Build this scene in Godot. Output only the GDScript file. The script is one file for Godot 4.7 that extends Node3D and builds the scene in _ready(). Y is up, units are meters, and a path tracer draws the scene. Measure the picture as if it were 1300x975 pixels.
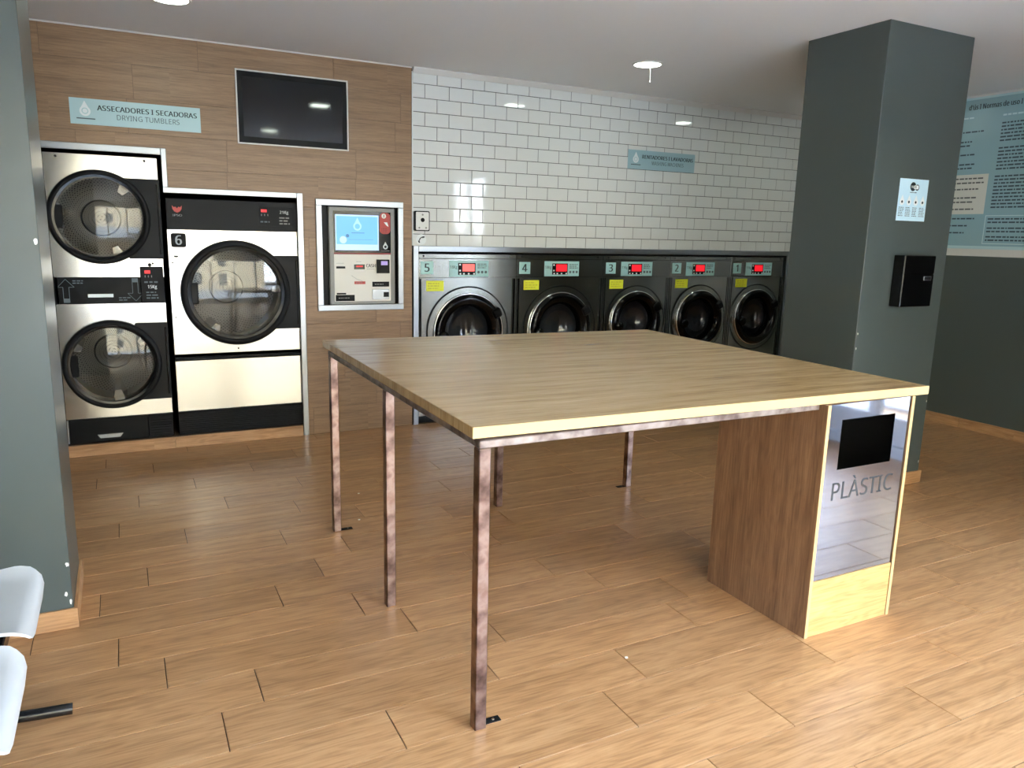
extends Node3D
# A self-service laundry: dryers and a payment terminal in a wood-clad wall, five washers under white tiles, a big folding table.
# x runs along the back wall, y up, z towards the shop front; the back wall is z = 0.

var rng := RandomNumberGenerator.new()
var used := {}
var M := {}
var mesh_cache := {}
const H := 2.772            # ceiling
const XL := -3.3           # left wall
const XR := 4.35            # right wall
const ZF := 6.5             # shop front
const XS := 2.85            # glazed side of the entrance
const ZS := 4.6
const XW := 1.8            # right end of the front glazing

# ------------------------------------------------------------------ helpers
func c(r, g, b) -> Color: return Color(r / 255.0, g / 255.0, b / 255.0)

func mat(col: Color, rough := 0.6, metal := 0.0, spec := 0.5) -> StandardMaterial3D:
	var m := StandardMaterial3D.new()
	m.albedo_color = col
	m.roughness = rough
	m.metallic = metal
	m.metallic_specular = spec
	return m

func glow(col: Color, energy: float) -> StandardMaterial3D:
	var m := mat(col, 0.4)
	m.emission_enabled = true
	m.emission = col
	m.emission_energy_multiplier = energy
	return m

func glass(col: Color, alpha: float) -> StandardMaterial3D:
	var m := mat(Color(col.r, col.g, col.b, alpha), 0.03)
	m.transparency = BaseMaterial3D.TRANSPARENCY_ALPHA
	return m

func numbered(called: String) -> String:
	if not used.has(called):
		used[called] = 0
		return called
	used[called] += 1
	return "%s_%03d" % [called, used[called]]

func tag(o: Node, label: String, category: String, group := "", kind := ""):
	o.set_meta("label", label)
	if category != "": o.set_meta("category", category)
	if group != "": o.set_meta("group", group)
	if kind != "": o.set_meta("kind", kind)

func thing(called: String, label: String, category: String, at := Vector3.ZERO, group := "", kind := "") -> Node3D:
	var o := Node3D.new()
	o.name = numbered(called)
	add_child(o)
	o.position = at
	tag(o, label, category, group, kind)
	return o

func put(called: String, mesh: Mesh, m: Material, parent: Node, at := Vector3.ZERO) -> MeshInstance3D:
	var o := MeshInstance3D.new()
	o.name = called
	o.mesh = mesh
	o.material_override = m
	parent.add_child(o, true)
	o.position = at
	return o

func begin() -> SurfaceTool:
	var st := SurfaceTool.new()
	st.begin(Mesh.PRIMITIVE_TRIANGLES)
	return st

func tri(st: SurfaceTool, p: Array, n: Array, uv: Array):
	var face: Vector3 = (p[2] - p[0]).cross(p[1] - p[0])
	var order := [0, 1, 2] if face.dot(n[0] + n[1] + n[2]) >= 0.0 else [0, 2, 1]
	for i in order:
		st.set_normal(n[i])
		st.set_uv(uv[i])
		st.add_vertex(p[i])

func quad(st: SurfaceTool, a: Vector3, b: Vector3, cc: Vector3, d: Vector3, n: Vector3, uv := []):
	if uv.is_empty(): uv = [Vector2(0, 0), Vector2(1, 0), Vector2(1, 1), Vector2(0, 1)]
	tri(st, [a, b, cc], [n, n, n], [uv[0], uv[1], uv[2]])
	tri(st, [a, cc, d], [n, n, n], [uv[0], uv[2], uv[3]])

func uv_of(p: Vector3, axis: int, grain: int, s: Vector2, o: Vector2) -> Vector2:
	var rest := []
	for k in 3:
		if k != axis: rest.append(k)
	var u: int = rest[0]
	var v: int = rest[1]
	if v == grain:
		u = rest[1]
		v = rest[0]
	return Vector2(p[u] * s.x + o.x, p[v] * s.y + o.y)

# box between two corners with chamfered edges
func add_box(st: SurfaceTool, lo: Vector3, hi: Vector3, b := 0.0, grain := 0, s := Vector2(0.5, 1.0), o := Vector2.ZERO):
	var mid := (lo + hi) * 0.5
	var hf := (hi - lo) * 0.5
	b = min(b, min(hf.x, min(hf.y, hf.z)) * 0.8)
	for ax in 3:
		var i := (ax + 1) % 3
		var j := (ax + 2) % 3
		for sg in [-1.0, 1.0]:
			var n := Vector3.ZERO
			n[ax] = sg
			var ps := []
			var us := []
			for q in [[-1, -1], [1, -1], [1, 1], [-1, 1]]:
				var p := mid
				p[ax] += sg * hf[ax]
				p[i] += q[0] * (hf[i] - b)
				p[j] += q[1] * (hf[j] - b)
				ps.append(p)
				us.append(uv_of(p, ax, grain, s, o))
			quad(st, ps[0], ps[1], ps[2], ps[3], n, us)
	if b <= 0.0: return
	for ax in 3:                       # edges along ax
		var i := (ax + 1) % 3
		var j := (ax + 2) % 3
		for si in [-1.0, 1.0]:
			for sj in [-1.0, 1.0]:
				var ps := []
				for q in [[-1, 0], [1, 0], [1, 1], [-1, 1]]:
					var p := mid
					p[ax] += q[0] * (hf[ax] - b)
					p[i] += si * (hf[i] - (b if q[1] == 1 else 0.0))
					p[j] += sj * (hf[j] - (0.0 if q[1] == 1 else b))
					ps.append(p)
				var n := Vector3.ZERO
				n[i] = si
				n[j] = sj
				n = n.normalized()
				var us := []
				for p in ps: us.append(uv_of(p, j, grain, s, o))
				quad(st, ps[0], ps[1], ps[2], ps[3], n, us)
	for sx in [-1.0, 1.0]:
		for sy in [-1.0, 1.0]:
			for sz in [-1.0, 1.0]:
				var sg := Vector3(sx, sy, sz)
				var ps := []
				for ax in 3:
					var p := mid + sg * (hf - Vector3(b, b, b))
					p[ax] = mid[ax] + sg[ax] * hf[ax]
					ps.append(p)
				var n := sg.normalized()
				tri(st, ps, [n, n, n], [uv_of(ps[0], 1, grain, s, o), uv_of(ps[1], 1, grain, s, o), uv_of(ps[2], 1, grain, s, o)])

func box_mesh(lo: Vector3, hi: Vector3, b := 0.0, grain := 0, s := Vector2(0.5, 1.0), o := Vector2.ZERO) -> ArrayMesh:
	var st := begin()
	add_box(st, lo, hi, b, grain, s, o)
	return st.commit()

# a box as a part: corners in the parent's frame
func bx(called: String, m: Material, parent: Node, x0, x1, y0, y1, z0, z1, b := 0.0, grain := 0, o := Vector2.ZERO) -> MeshInstance3D:
	var lo := Vector3(min(x0, x1), min(y0, y1), min(z0, z1))
	var hi := Vector3(max(x0, x1), max(y0, y1), max(z0, z1))
	var mid := (lo + hi) * 0.5
	return put(called, box_mesh(lo - mid, hi - mid, b, grain, Vector2(0.5, 1.0), o + Vector2(0.5, 0.5)), m, parent, mid)

# lathe about +z, profile of Vector2(radius, z); smooth joins neighbouring segments
func lathe(prof: Array, seg := 72, smooth := false, us := 1.0, vs := 1.0) -> ArrayMesh:
	var st := begin()
	var nn := []
	for i in prof.size() - 1:
		var d: Vector2 = prof[i + 1] - prof[i]
		nn.append(Vector2(d.y, -d.x).normalized())
	var run := 0.0
	for i in prof.size() - 1:
		var a: Vector2 = prof[i]
		var b: Vector2 = prof[i + 1]
		var na: Vector2 = nn[i]
		var nb: Vector2 = nn[i]
		if smooth:
			if i > 0: na = (nn[i - 1] + nn[i]).normalized()
			if i < nn.size() - 1: nb = (nn[i + 1] + nn[i]).normalized()
		var len := a.distance_to(b)
		for k in seg:
			var t0 := TAU * k / seg
			var t1 := TAU * (k + 1) / seg
			var d0 := Vector2(cos(t0), sin(t0))
			var d1 := Vector2(cos(t1), sin(t1))
			var p := [Vector3(d0.x * a.x, d0.y * a.x, a.y), Vector3(d1.x * a.x, d1.y * a.x, a.y), Vector3(d1.x * b.x, d1.y * b.x, b.y), Vector3(d0.x * b.x, d0.y * b.x, b.y)]
			var n := [Vector3(d0.x * na.x, d0.y * na.x, na.y), Vector3(d1.x * na.x, d1.y * na.x, na.y), Vector3(d1.x * nb.x, d1.y * nb.x, nb.y), Vector3(d0.x * nb.x, d0.y * nb.x, nb.y)]
			var u0 := us * k / seg
			var u1 := us * (k + 1) / seg
			var uv := [Vector2(u0, run * vs), Vector2(u1, run * vs), Vector2(u1, (run + len) * vs), Vector2(u0, (run + len) * vs)]
			if a.x > 1e-6: tri(st, [p[0], p[1], p[2]], [n[0], n[1], n[2]], [uv[0], uv[1], uv[2]])
			if b.x > 1e-6: tri(st, [p[0], p[2], p[3]], [n[0], n[2], n[3]], [uv[0], uv[2], uv[3]])
		run += len
	return st.commit()

# flat outline in x, y pushed from z0 to z1
func prism(poly: PackedVector2Array, z0: float, z1: float) -> ArrayMesh:
	var st := begin()
	add_prism(st, poly, z0, z1)
	return st.commit()

func add_prism(st: SurfaceTool, poly: PackedVector2Array, z0: float, z1: float):
	var ids := Geometry2D.triangulate_polygon(poly)
	for t in range(0, ids.size(), 3):
		for e in [[z0, -1.0], [z1, 1.0]]:
			var p := []
			var uv := []
			for k in 3:
				var q := poly[ids[t + k]]
				p.append(Vector3(q.x, q.y, e[0]))
				uv.append(q)
			var n := Vector3(0, 0, e[1])
			tri(st, p, [n, n, n], uv)
	var area := 0.0
	for i in poly.size(): area += poly[i].cross(poly[(i + 1) % poly.size()])
	for i in poly.size():
		var a := poly[i]
		var b := poly[(i + 1) % poly.size()]
		var d := (b - a).normalized() * signf(area)
		quad(st, Vector3(a.x, a.y, z0), Vector3(b.x, b.y, z0), Vector3(b.x, b.y, z1), Vector3(a.x, a.y, z1), Vector3(d.y, -d.x, 0))

func round_rect(x0: float, x1: float, y0: float, y1: float, r: float, n := 6) -> PackedVector2Array:
	var out := PackedVector2Array()
	for q in [[x1 - r, y1 - r, 0.0], [x0 + r, y1 - r, 0.5], [x0 + r, y0 + r, 1.0], [x1 - r, y0 + r, 1.5]]:
		for k in n + 1:
			var t: float = PI * (q[2] + 0.5 * k / n)
			out.append(Vector2(q[0] + r * cos(t), q[1] + r * sin(t)))
	return out

func disc_poly(cx: float, cy: float, r: float, n := 32) -> PackedVector2Array:
	var out := PackedVector2Array()
	for k in n: out.append(Vector2(cx + r * cos(TAU * k / n), cy + r * sin(TAU * k / n)))
	return out

func drop_poly(cx: float, cy: float, r: float) -> PackedVector2Array:   # a water drop, tip up
	var out := PackedVector2Array()
	for k in 25:
		var t := PI * 0.5 + deg_to_rad(42) + TAU * (1.0 - 84.0 / 360.0) * k / 24.0
		out.append(Vector2(cx + r * cos(t), cy + r * sin(t)))
	out.append(Vector2(cx, cy + r * 2.05))
	return out

func add_ring(st: SurfaceTool, outer: PackedVector2Array, inner: PackedVector2Array, z: float, n := Vector3(0, 0, 1)):
	for i in outer.size():
		var j := (i + 1) % outer.size()
		quad(st, Vector3(outer[i].x, outer[i].y, z), Vector3(outer[j].x, outer[j].y, z), Vector3(inner[j].x, inner[j].y, z), Vector3(inner[i].x, inner[i].y, z), n)

# plate with a round hole: front face, outer edges and the wall of the hole
func holed_plate(x0: float, x1: float, y0: float, y1: float, cx: float, cy: float, r: float, z0: float, z1: float) -> ArrayMesh:
	var ang := []
	for k in 72: ang.append(TAU * k / 72.0)
	for q in [[x1, y1], [x0, y1], [x0, y0], [x1, y0]]:
		ang.append(fposmod(atan2(q[1] - cy, q[0] - cx), TAU))
	ang.sort()
	var outer := PackedVector2Array()
	var inner := PackedVector2Array()
	for t in ang:
		var d: Vector2 = Vector2(cos(t), sin(t))
		var s := 1e9
		if abs(d.x) > 1e-6: s = min(s, ((x1 if d.x > 0 else x0) - cx) / d.x)
		if abs(d.y) > 1e-6: s = min(s, ((y1 if d.y > 0 else y0) - cy) / d.y)
		outer.append(Vector2(cx, cy) + d * s)
		inner.append(Vector2(cx, cy) + d * r)
	var st := begin()
	add_ring(st, outer, inner, z1)
	for i in outer.size():
		var j := (i + 1) % outer.size()
		for e in [[outer, 1.0], [inner, -1.0]]:
			var a: Vector2 = e[0][i]
			var b: Vector2 = e[0][j]
			if a.distance_to(b) < 1e-5: continue
			var d: Vector2 = (b - a).normalized() * e[1]
			quad(st, Vector3(a.x, a.y, z0), Vector3(b.x, b.y, z0), Vector3(b.x, b.y, z1), Vector3(a.x, a.y, z1), Vector3(d.y, -d.x, 0))
	return st.commit()

func add_tube(st: SurfaceTool, pts: Array, r: float, seg := 14, caps := true):
	var rings := []
	for i in pts.size():
		var d: Vector3
		if i == 0: d = pts[1] - pts[0]
		elif i == pts.size() - 1: d = pts[i] - pts[i - 1]
		else: d = (pts[i + 1] - pts[i]).normalized() + (pts[i] - pts[i - 1]).normalized()
		d = d.normalized()
		var s := d.cross(Vector3(0, 0, 1) if abs(d.z) < 0.9 else Vector3(1, 0, 0)).normalized()
		var t := d.cross(s).normalized()
		var ring := []
		for k in seg: ring.append(s * cos(TAU * k / seg) + t * sin(TAU * k / seg))
		rings.append(ring)
		if caps and (i == 0 or i == pts.size() - 1):
			var n := d * (-1.0 if i == 0 else 1.0)
			for k in seg:
				tri(st, [pts[i], pts[i] + ring[k] * r, pts[i] + ring[(k + 1) % seg] * r], [n, n, n], [Vector2.ZERO, Vector2.ZERO, Vector2.ZERO])
	for i in pts.size() - 1:
		for k in seg:
			var k2 := (k + 1) % seg
			var a: Vector3 = rings[i][k]
			var b: Vector3 = rings[i][k2]
			var e: Vector3 = rings[i + 1][k2]
			var f: Vector3 = rings[i + 1][k]
			tri(st, [pts[i] + a * r, pts[i] + b * r, pts[i + 1] + e * r], [a, b, e], [Vector2.ZERO, Vector2(1, 0), Vector2(1, 1)])
			tri(st, [pts[i] + a * r, pts[i + 1] + e * r, pts[i + 1] + f * r], [a, e, f], [Vector2.ZERO, Vector2(1, 1), Vector2(0, 1)])

func tube(pts: Array, r: float, seg := 14) -> ArrayMesh:
	var st := begin()
	add_tube(st, pts, r, seg)
	return st.commit()

# lettering facing +z; cap is the height of a capital; wide fits the text to a width
func letters(parent: Node, text: String, cap: float, at: Vector3, m: Material, bold := false, wide := 0.0, align := HORIZONTAL_ALIGNMENT_LEFT) -> MeshInstance3D:
	var sf := SystemFont.new()
	sf.font_names = PackedStringArray(["Droid Sans"])
	var f := FontVariation.new()
	f.base_font = sf
	var t := TextMesh.new()
	t.font = f
	t.text = text
	t.font_size = 32
	t.pixel_size = cap / (32.0 * 0.714)
	t.depth = 0.0012
	t.curve_step = 1.0
	t.horizontal_alignment = align
	t.vertical_alignment = VERTICAL_ALIGNMENT_BOTTOM
	var bb := t.get_aabb()
	var st := SurfaceTool.new()
	for k in (3 if bold else 1):      # heavier strokes
		st.append_from(t, 0, Transform3D(Basis.IDENTITY, Vector3((k - 1) * cap * 0.035 if bold else 0.0, 0, 0)))
	var o := put("lettering", st.commit(), m, parent, at)
	if wide > 0.0 and bb.size.x > 0.0: o.scale.x = wide / bb.size.x
	var left := bb.position.x * o.scale.x
	var shift := -left
	if align == HORIZONTAL_ALIGNMENT_CENTER: shift = -(bb.position.x + bb.size.x * 0.5) * o.scale.x
	o.position = at + Vector3(shift, -bb.position.y, 0)
	return o

# lines of print too small to read
func print_lines(parent: Node, x0: float, x1: float, y0: float, y1: float, rows: int, z: float, m: Material, called := "small_print"):
	var st := begin()
	var dy := (y1 - y0) / rows
	for r in rows:
		var y := y1 - dy * (r + 0.5)
		var x := x0
		var end := x0 + (x1 - x0) * rng.randf_range(0.7, 1.0)
		while x < end - 0.002:
			var w: float = min(rng.randf_range(0.6, 1.9) * dy, end - x)
			quad(st, Vector3(x, y - dy * 0.22, z), Vector3(x + w, y - dy * 0.22, z), Vector3(x + w, y + dy * 0.22, z), Vector3(x, y + dy * 0.22, z), Vector3(0, 0, 1))
			x += w + dy * 0.35
	put(called, st.commit(), m, parent)

# ------------------------------------------------------------------ materials
func noise(seed_: int, freq: float, oct := 4) -> FastNoiseLite:
	var n := FastNoiseLite.new()
	n.seed = seed_
	n.noise_type = FastNoiseLite.TYPE_SIMPLEX_SMOOTH
	n.frequency = freq
	n.fractal_octaves = oct
	return n

func gray(n: FastNoiseLite, w: int, h: int, tw: int, th: int) -> PackedByteArray:
	var im := n.get_image(w, h)
	im.convert(Image.FORMAT_L8)
	im.resize(tw, th, Image.INTERPOLATE_CUBIC)
	return im.get_data()

# wood grain running along u
func wood(seed_: int, dark: Color, mid: Color, light: Color, contrast := 1.0, figure := 1.0, w := 1024, h := 512) -> ImageTexture:
	var a := gray(noise(seed_, 0.03, 4), w / 16, h, w, h)
	var b := gray(noise(seed_ + 1, 0.22, 2), w / 24, h, w, h)
	var e := gray(noise(seed_ + 2, 0.012, 3), w / 5, h, w, h)
	var g := gray(noise(seed_ + 3, 0.3, 2), w / 6, h, w, h)
	var out := PackedByteArray()
	out.resize(w * h * 3)
	for i in w * h:
		var y := float(i / w) / h
		var ring := 0.5 + 0.5 * sin((y * 5.0 + e[i] / 255.0 * 5.0) * TAU)
		var v: float = a[i] / 255.0 * 0.4 + b[i] / 255.0 * 0.4 + ring * 0.2 * figure + (1.0 - figure) * 0.1
		v = clamp(0.5 + (v - 0.5) * 1.7 * contrast, 0.0, 1.0)
		if g[i] > 176: v *= 0.86
		var col := dark.lerp(mid, v * 2.0) if v < 0.5 else mid.lerp(light, v * 2.0 - 1.0)
		out[i * 3] = int(col.r * 255.0)
		out[i * 3 + 1] = int(col.g * 255.0)
		out[i * 3 + 2] = int(col.b * 255.0)
	return ImageTexture.create_from_image(Image.create_from_data(w, h, false, Image.FORMAT_RGB8, out))

func wood_mat(tex: Texture2D, tint: Color, rough: float, spec := 0.5) -> StandardMaterial3D:
	var m := mat(tint, rough, 0.0, spec)
	m.albedo_texture = tex
	return m

# patchy colour on any shape
func mottled(seed_: int, cols: Array, stops: Array, freq: float, scale_: float, rough: float, metal: float) -> StandardMaterial3D:
	var im := noise(seed_, freq, 5).get_seamless_image(256, 256)
	im.convert(Image.FORMAT_L8)
	var d := im.get_data()
	var ramp := Gradient.new()
	ramp.colors = PackedColorArray(cols)
	ramp.offsets = PackedFloat32Array(stops)
	var out := PackedByteArray()
	out.resize(256 * 256 * 3)
	for i in 256 * 256:
		var col := ramp.sample(d[i] / 255.0)
		out[i * 3] = int(col.r * 255.0)
		out[i * 3 + 1] = int(col.g * 255.0)
		out[i * 3 + 2] = int(col.b * 255.0)
	var m := mat(Color.WHITE, rough, metal)
	m.albedo_texture = ImageTexture.create_from_image(Image.create_from_data(256, 256, false, Image.FORMAT_RGB8, out))
	m.uv1_triplanar = true
	m.uv1_scale = Vector3.ONE * scale_
	return m

func dots_texture(bg: Color, hole: Color) -> ImageTexture:
	var im := Image.create(32, 32, false, Image.FORMAT_RGB8)
	for y in 32:
		for x in 32:
			var d: float = min(Vector2(x - 7.5, y - 7.5).length(), Vector2(x - 23.5, y - 23.5).length())
			im.set_pixel(x, y, hole if d < 5.2 else bg)
	return ImageTexture.create_from_image(im)

func make_materials():
	var floor_tex := wood(11, c(142, 102, 66), c(184, 139, 95), c(206, 164, 119), 0.72, 0.7)
	for k in 4:
		var t: float = [0.94, 0.98, 1.0, 0.96][k]
		M["plank%d" % k] = wood_mat(floor_tex, Color(t, t, t), 0.3)
	M.floor_joint = mat(c(82, 60, 41), 0.85)
	var wall_tex := wood(23, c(110, 84, 60), c(147, 116, 85), c(170, 138, 104), 0.6, 0.25)
	for k in 3:
		var t: float = [0.97, 1.0, 0.985][k]
		M["cladding%d" % k] = wood_mat(wall_tex, Color(t, t, t), 0.42)
	M.cladding_joint = mat(c(84, 62, 45), 0.8)
	M.skirting = wood_mat(floor_tex, Color(0.95, 0.95, 0.95), 0.5)
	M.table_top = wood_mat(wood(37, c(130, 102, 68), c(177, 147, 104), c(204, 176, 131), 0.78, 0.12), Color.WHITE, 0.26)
	M.bin_side = wood_mat(wood(51, c(98, 71, 51), c(134, 101, 75), c(160, 126, 96), 0.8, 0.4), Color.WHITE, 0.45)
	M.bin_front = wood_mat(wood(63, c(172, 134, 80), c(199, 163, 104), c(216, 184, 126), 0.75, 0.9), Color.WHITE, 0.45)
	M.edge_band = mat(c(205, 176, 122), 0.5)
	M.tile = mat(c(222, 224, 221), 0.06)
	M.grout = mat(c(58, 58, 57), 0.9)
	M.white_paint = mat(c(214, 211, 205), 0.8)
	M.ceiling = mat(c(236, 236, 235), 0.85)
	M.wall_white = mat(c(205, 203, 196), 0.7)
	M.green = mat(c(74, 82, 79), 0.31)
	M.steel = mat(c(205, 203, 198), 0.2, 1.0)
	M.steel_washer = mat(c(142, 143, 138), 0.22, 1.0)
	M.steel_dull = mat(c(158, 163, 168), 0.32, 1.0)
	M.chrome = mat(c(225, 225, 225), 0.08, 1.0)
	M.black = mat(c(12, 12, 13), 0.45, 0.0, 0.3)
	M.black_gloss = mat(c(10, 10, 11), 0.1, 0.0, 0.35)
	M.void = mat(c(3, 3, 3), 0.9)
	M.charcoal = mat(c(27, 27, 28), 0.5, 0.0, 0.25)
	M.charcoal_panel = mat(c(19, 20, 21), 0.4, 0.0, 0.25)
	M.rubber = mat(c(26, 26, 27), 0.5)
	M.door_glass = glass(c(14, 18, 22), 0.38)
	M.bowl_glass = glass(c(30, 34, 40), 0.3)
	var drum := mat(Color.WHITE, 0.3, 0.9)
	drum.albedo_texture = dots_texture(c(112, 110, 104), c(10, 10, 10))
	M.drum = drum
	M.drum_plain = mat(c(150, 148, 142), 0.25, 1.0)
	M.drum_washer = mat(c(70, 73, 80), 0.35, 0.8)
	M.sign_blue = mat(c(176, 206, 208), 0.35)
	M.sign_blue_washer = mat(c(158, 190, 198), 0.3)
	M.ink = mat(c(40, 52, 58), 0.5)
	M.ink_grey = mat(c(86, 100, 106), 0.5)
	M.print_white = mat(c(228, 234, 234), 0.4)
	M.plate_blue = mat(c(172, 216, 218), 0.35)
	M.yellow = mat(c(226, 232, 60), 0.5)
	M.yellow_ink = mat(c(196, 196, 62), 0.5)
	M.white_plastic = mat(c(226, 226, 222), 0.35)
	M.panel_cream = mat(c(224, 222, 214), 0.4)
	M.grey_plastic = mat(c(140, 140, 136), 0.4)
	M.red = mat(c(184, 60, 52), 0.45)
	M.red_dark = mat(c(140, 30, 36), 0.45)
	M.led_red = glow(c(255, 36, 50), 0.26)
	M.led_pale = glow(c(255, 110, 104), 0.3)
	M.led_small = glow(c(220, 20, 30), 0.25)
	M.screen_blue = glow(c(106, 180, 246), 0.2)
	M.screen_pale = glow(c(176, 204, 250), 0.24)
	M.screen_icon = glow(c(156, 206, 250), 0.22)
	M.screen_ink = glow(c(70, 120, 170), 0.14)
	M.lilac = glow(c(168, 150, 214), 0.16)
	M.lamp = glow(c(246, 255, 244), 4.0)
	M.tv_glass = mat(c(16, 19, 24), 0.05)
	M.raw_steel = mottled(5, [c(84, 66, 59), c(132, 109, 99), c(158, 137, 127), c(136, 110, 98)], [0.1, 0.4, 0.62, 0.9], 0.02, 1.6, 0.3, 1.0)
	M.steel_rail = mottled(8, [c(96, 80, 74), c(136, 122, 115), c(158, 146, 139)], [0.15, 0.5, 0.85], 0.02, 2.0, 0.4, 0.6)
	M.mirror = mat(c(144, 145, 154), 0.05, 1.0)
	M.engraved = mat(c(52, 54, 58), 0.5)
	M.bench_plastic = mat(c(192, 195, 197), 0.35)
	M.tube_black = mat(c(20, 20, 21), 0.22)
	M.chip = mat(c(224, 222, 214), 0.8)
	M.frame_white = mat(c(222, 226, 230), 0.4)
	M.pane = glass(c(225, 238, 240), 0.06)
	M.rules = rules_material()
	M.pavement = mat(c(168, 164, 158), 0.85)
	M.facade = mat(c(222, 202, 164), 0.9)
	M.facade_window = mat(c(70, 78, 84), 0.15)
	M.plaster = mat(c(190, 184, 172), 0.9)

# the print of the rules board: heading band is real lettering, the rest is text too small to read
func rules_material() -> StandardMaterial3D:
	var w := 1024
	var h := 608
	var im := Image.create(w, h, false, Image.FORMAT_RGB8)
	im.fill(c(138, 172, 180))
	var ink := c(52, 70, 80)
	var r2 := RandomNumberGenerator.new()
	r2.seed = 77
	var line := func(x0: int, x1: int, y: int, hh: int, col: Color):
		var x := x0
		while x < x1 - 4:
			var ww: int = min(r2.randi_range(6, 26), x1 - x)
			im.fill_rect(Rect2i(x, y, ww, hh), col)
			x += ww + 4
	# columns of text, the first of which carries the pale box
	line.call(120, 250, 70, 6, c(190, 214, 218))
	for y in [128, 168, 184, 222, 262, 278, 318]:
		line.call(100, 100 + r2.randi_range(150, 205), y, 6, ink)
	im.fill_rect(Rect2i(90, 308, 256, 166), c(206, 206, 196))
	for y in [322, 340, 366, 402, 420, 450]: line.call(100, 280 + r2.randi_range(10, 50), y, 6, c(90, 92, 90))
	for y in [490, 520, 550]: line.call(100, 290 + r2.randi_range(-30, 20), y, 6, ink)
	for col_x in [372, 590, 808]:
		line.call(col_x, col_x + 90, 72, 7, c(190, 214, 218))
		var y := 104
		while y < 452:
			line.call(col_x, col_x + r2.randi_range(150, 190), y, 6, ink)
			y += 14 if r2.randf() < 0.85 else 30
		for e in [Rect2i(col_x - 16, 480, 206, 3), Rect2i(col_x - 16, 596, 206, 3), Rect2i(col_x - 16, 480, 3, 118), Rect2i(col_x + 188, 480, 3, 118)]: im.fill_rect(e, c(190, 214, 218))
		for y2 in [492, 506, 530, 544, 566, 580]: line.call(col_x - 4, col_x + r2.randi_range(140, 180), y2, 6, ink)
	var m := mat(Color.WHITE, 0.3)
	m.albedo_texture = ImageTexture.create_from_image(im)
	return m

# ------------------------------------------------------------------ start
func _ready():
	rng.seed = 4
	setup_view()
	make_materials()
	build_shell()
	build_outside()
	build_floor()
	build_wood_wall()
	build_tile_wall()
	build_pillars()
	build_dryers()
	build_terminal()
	build_washers()
	build_wall_things()
	build_table()
	build_bin()
	build_bench()
	build_lamps()
	build_crumbs()

func setup_view():
	var cam := Camera3D.new()
	cam.name = "camera"
	cam.rotation_order = EULER_ORDER_YXZ
	cam.position = Vector3(-2.05663, 1.55378, 5.76740)
	cam.rotation = Vector3(-0.194056, -0.474450, 0.0238213)
	cam.fov = 53.5549
	cam.near = 0.05
	cam.far = 200.0
	add_child(cam)
	cam.current = true
	var sky_m := ProceduralSkyMaterial.new()
	sky_m.sky_top_color = c(170, 196, 230)
	sky_m.sky_horizon_color = c(224, 230, 236)
	sky_m.ground_bottom_color = c(150, 146, 140)
	sky_m.ground_horizon_color = c(206, 204, 200)
	sky_m.sky_energy_multiplier = 3.4
	sky_m.ground_energy_multiplier = 1.0
	var sky := Sky.new()
	sky.sky_material = sky_m
	var env := Environment.new()
	env.background_mode = Environment.BG_SKY
	env.sky = sky
	env.tonemap_mode = Environment.TONE_MAPPER_LINEAR
	env.tonemap_exposure = 2.95
	env.sdfgi_enabled = true
	env.ssao_enabled = true
	env.ssil_enabled = true
	var we := WorldEnvironment.new()
	we.name = "environment"
	we.environment = env
	add_child(we)
	var sun := DirectionalLight3D.new()
	sun.name = "sun"
	sun.light_color = Color(1.0, 0.94, 0.84)
	sun.light_energy = 1.7
	sun.shadow_enabled = true
	sun.light_angular_distance = 0.6
	add_child(sun)
	sun.look_at_from_position(Vector3.ZERO, Vector3(0.35, -0.85, 0.9), Vector3.UP)   # over the roof, on to the street

# ------------------------------------------------------------------ the room
func structure(called: String, label: String, category: String) -> Node3D:
	return thing(called, label, category, Vector3.ZERO, "", "structure")

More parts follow.
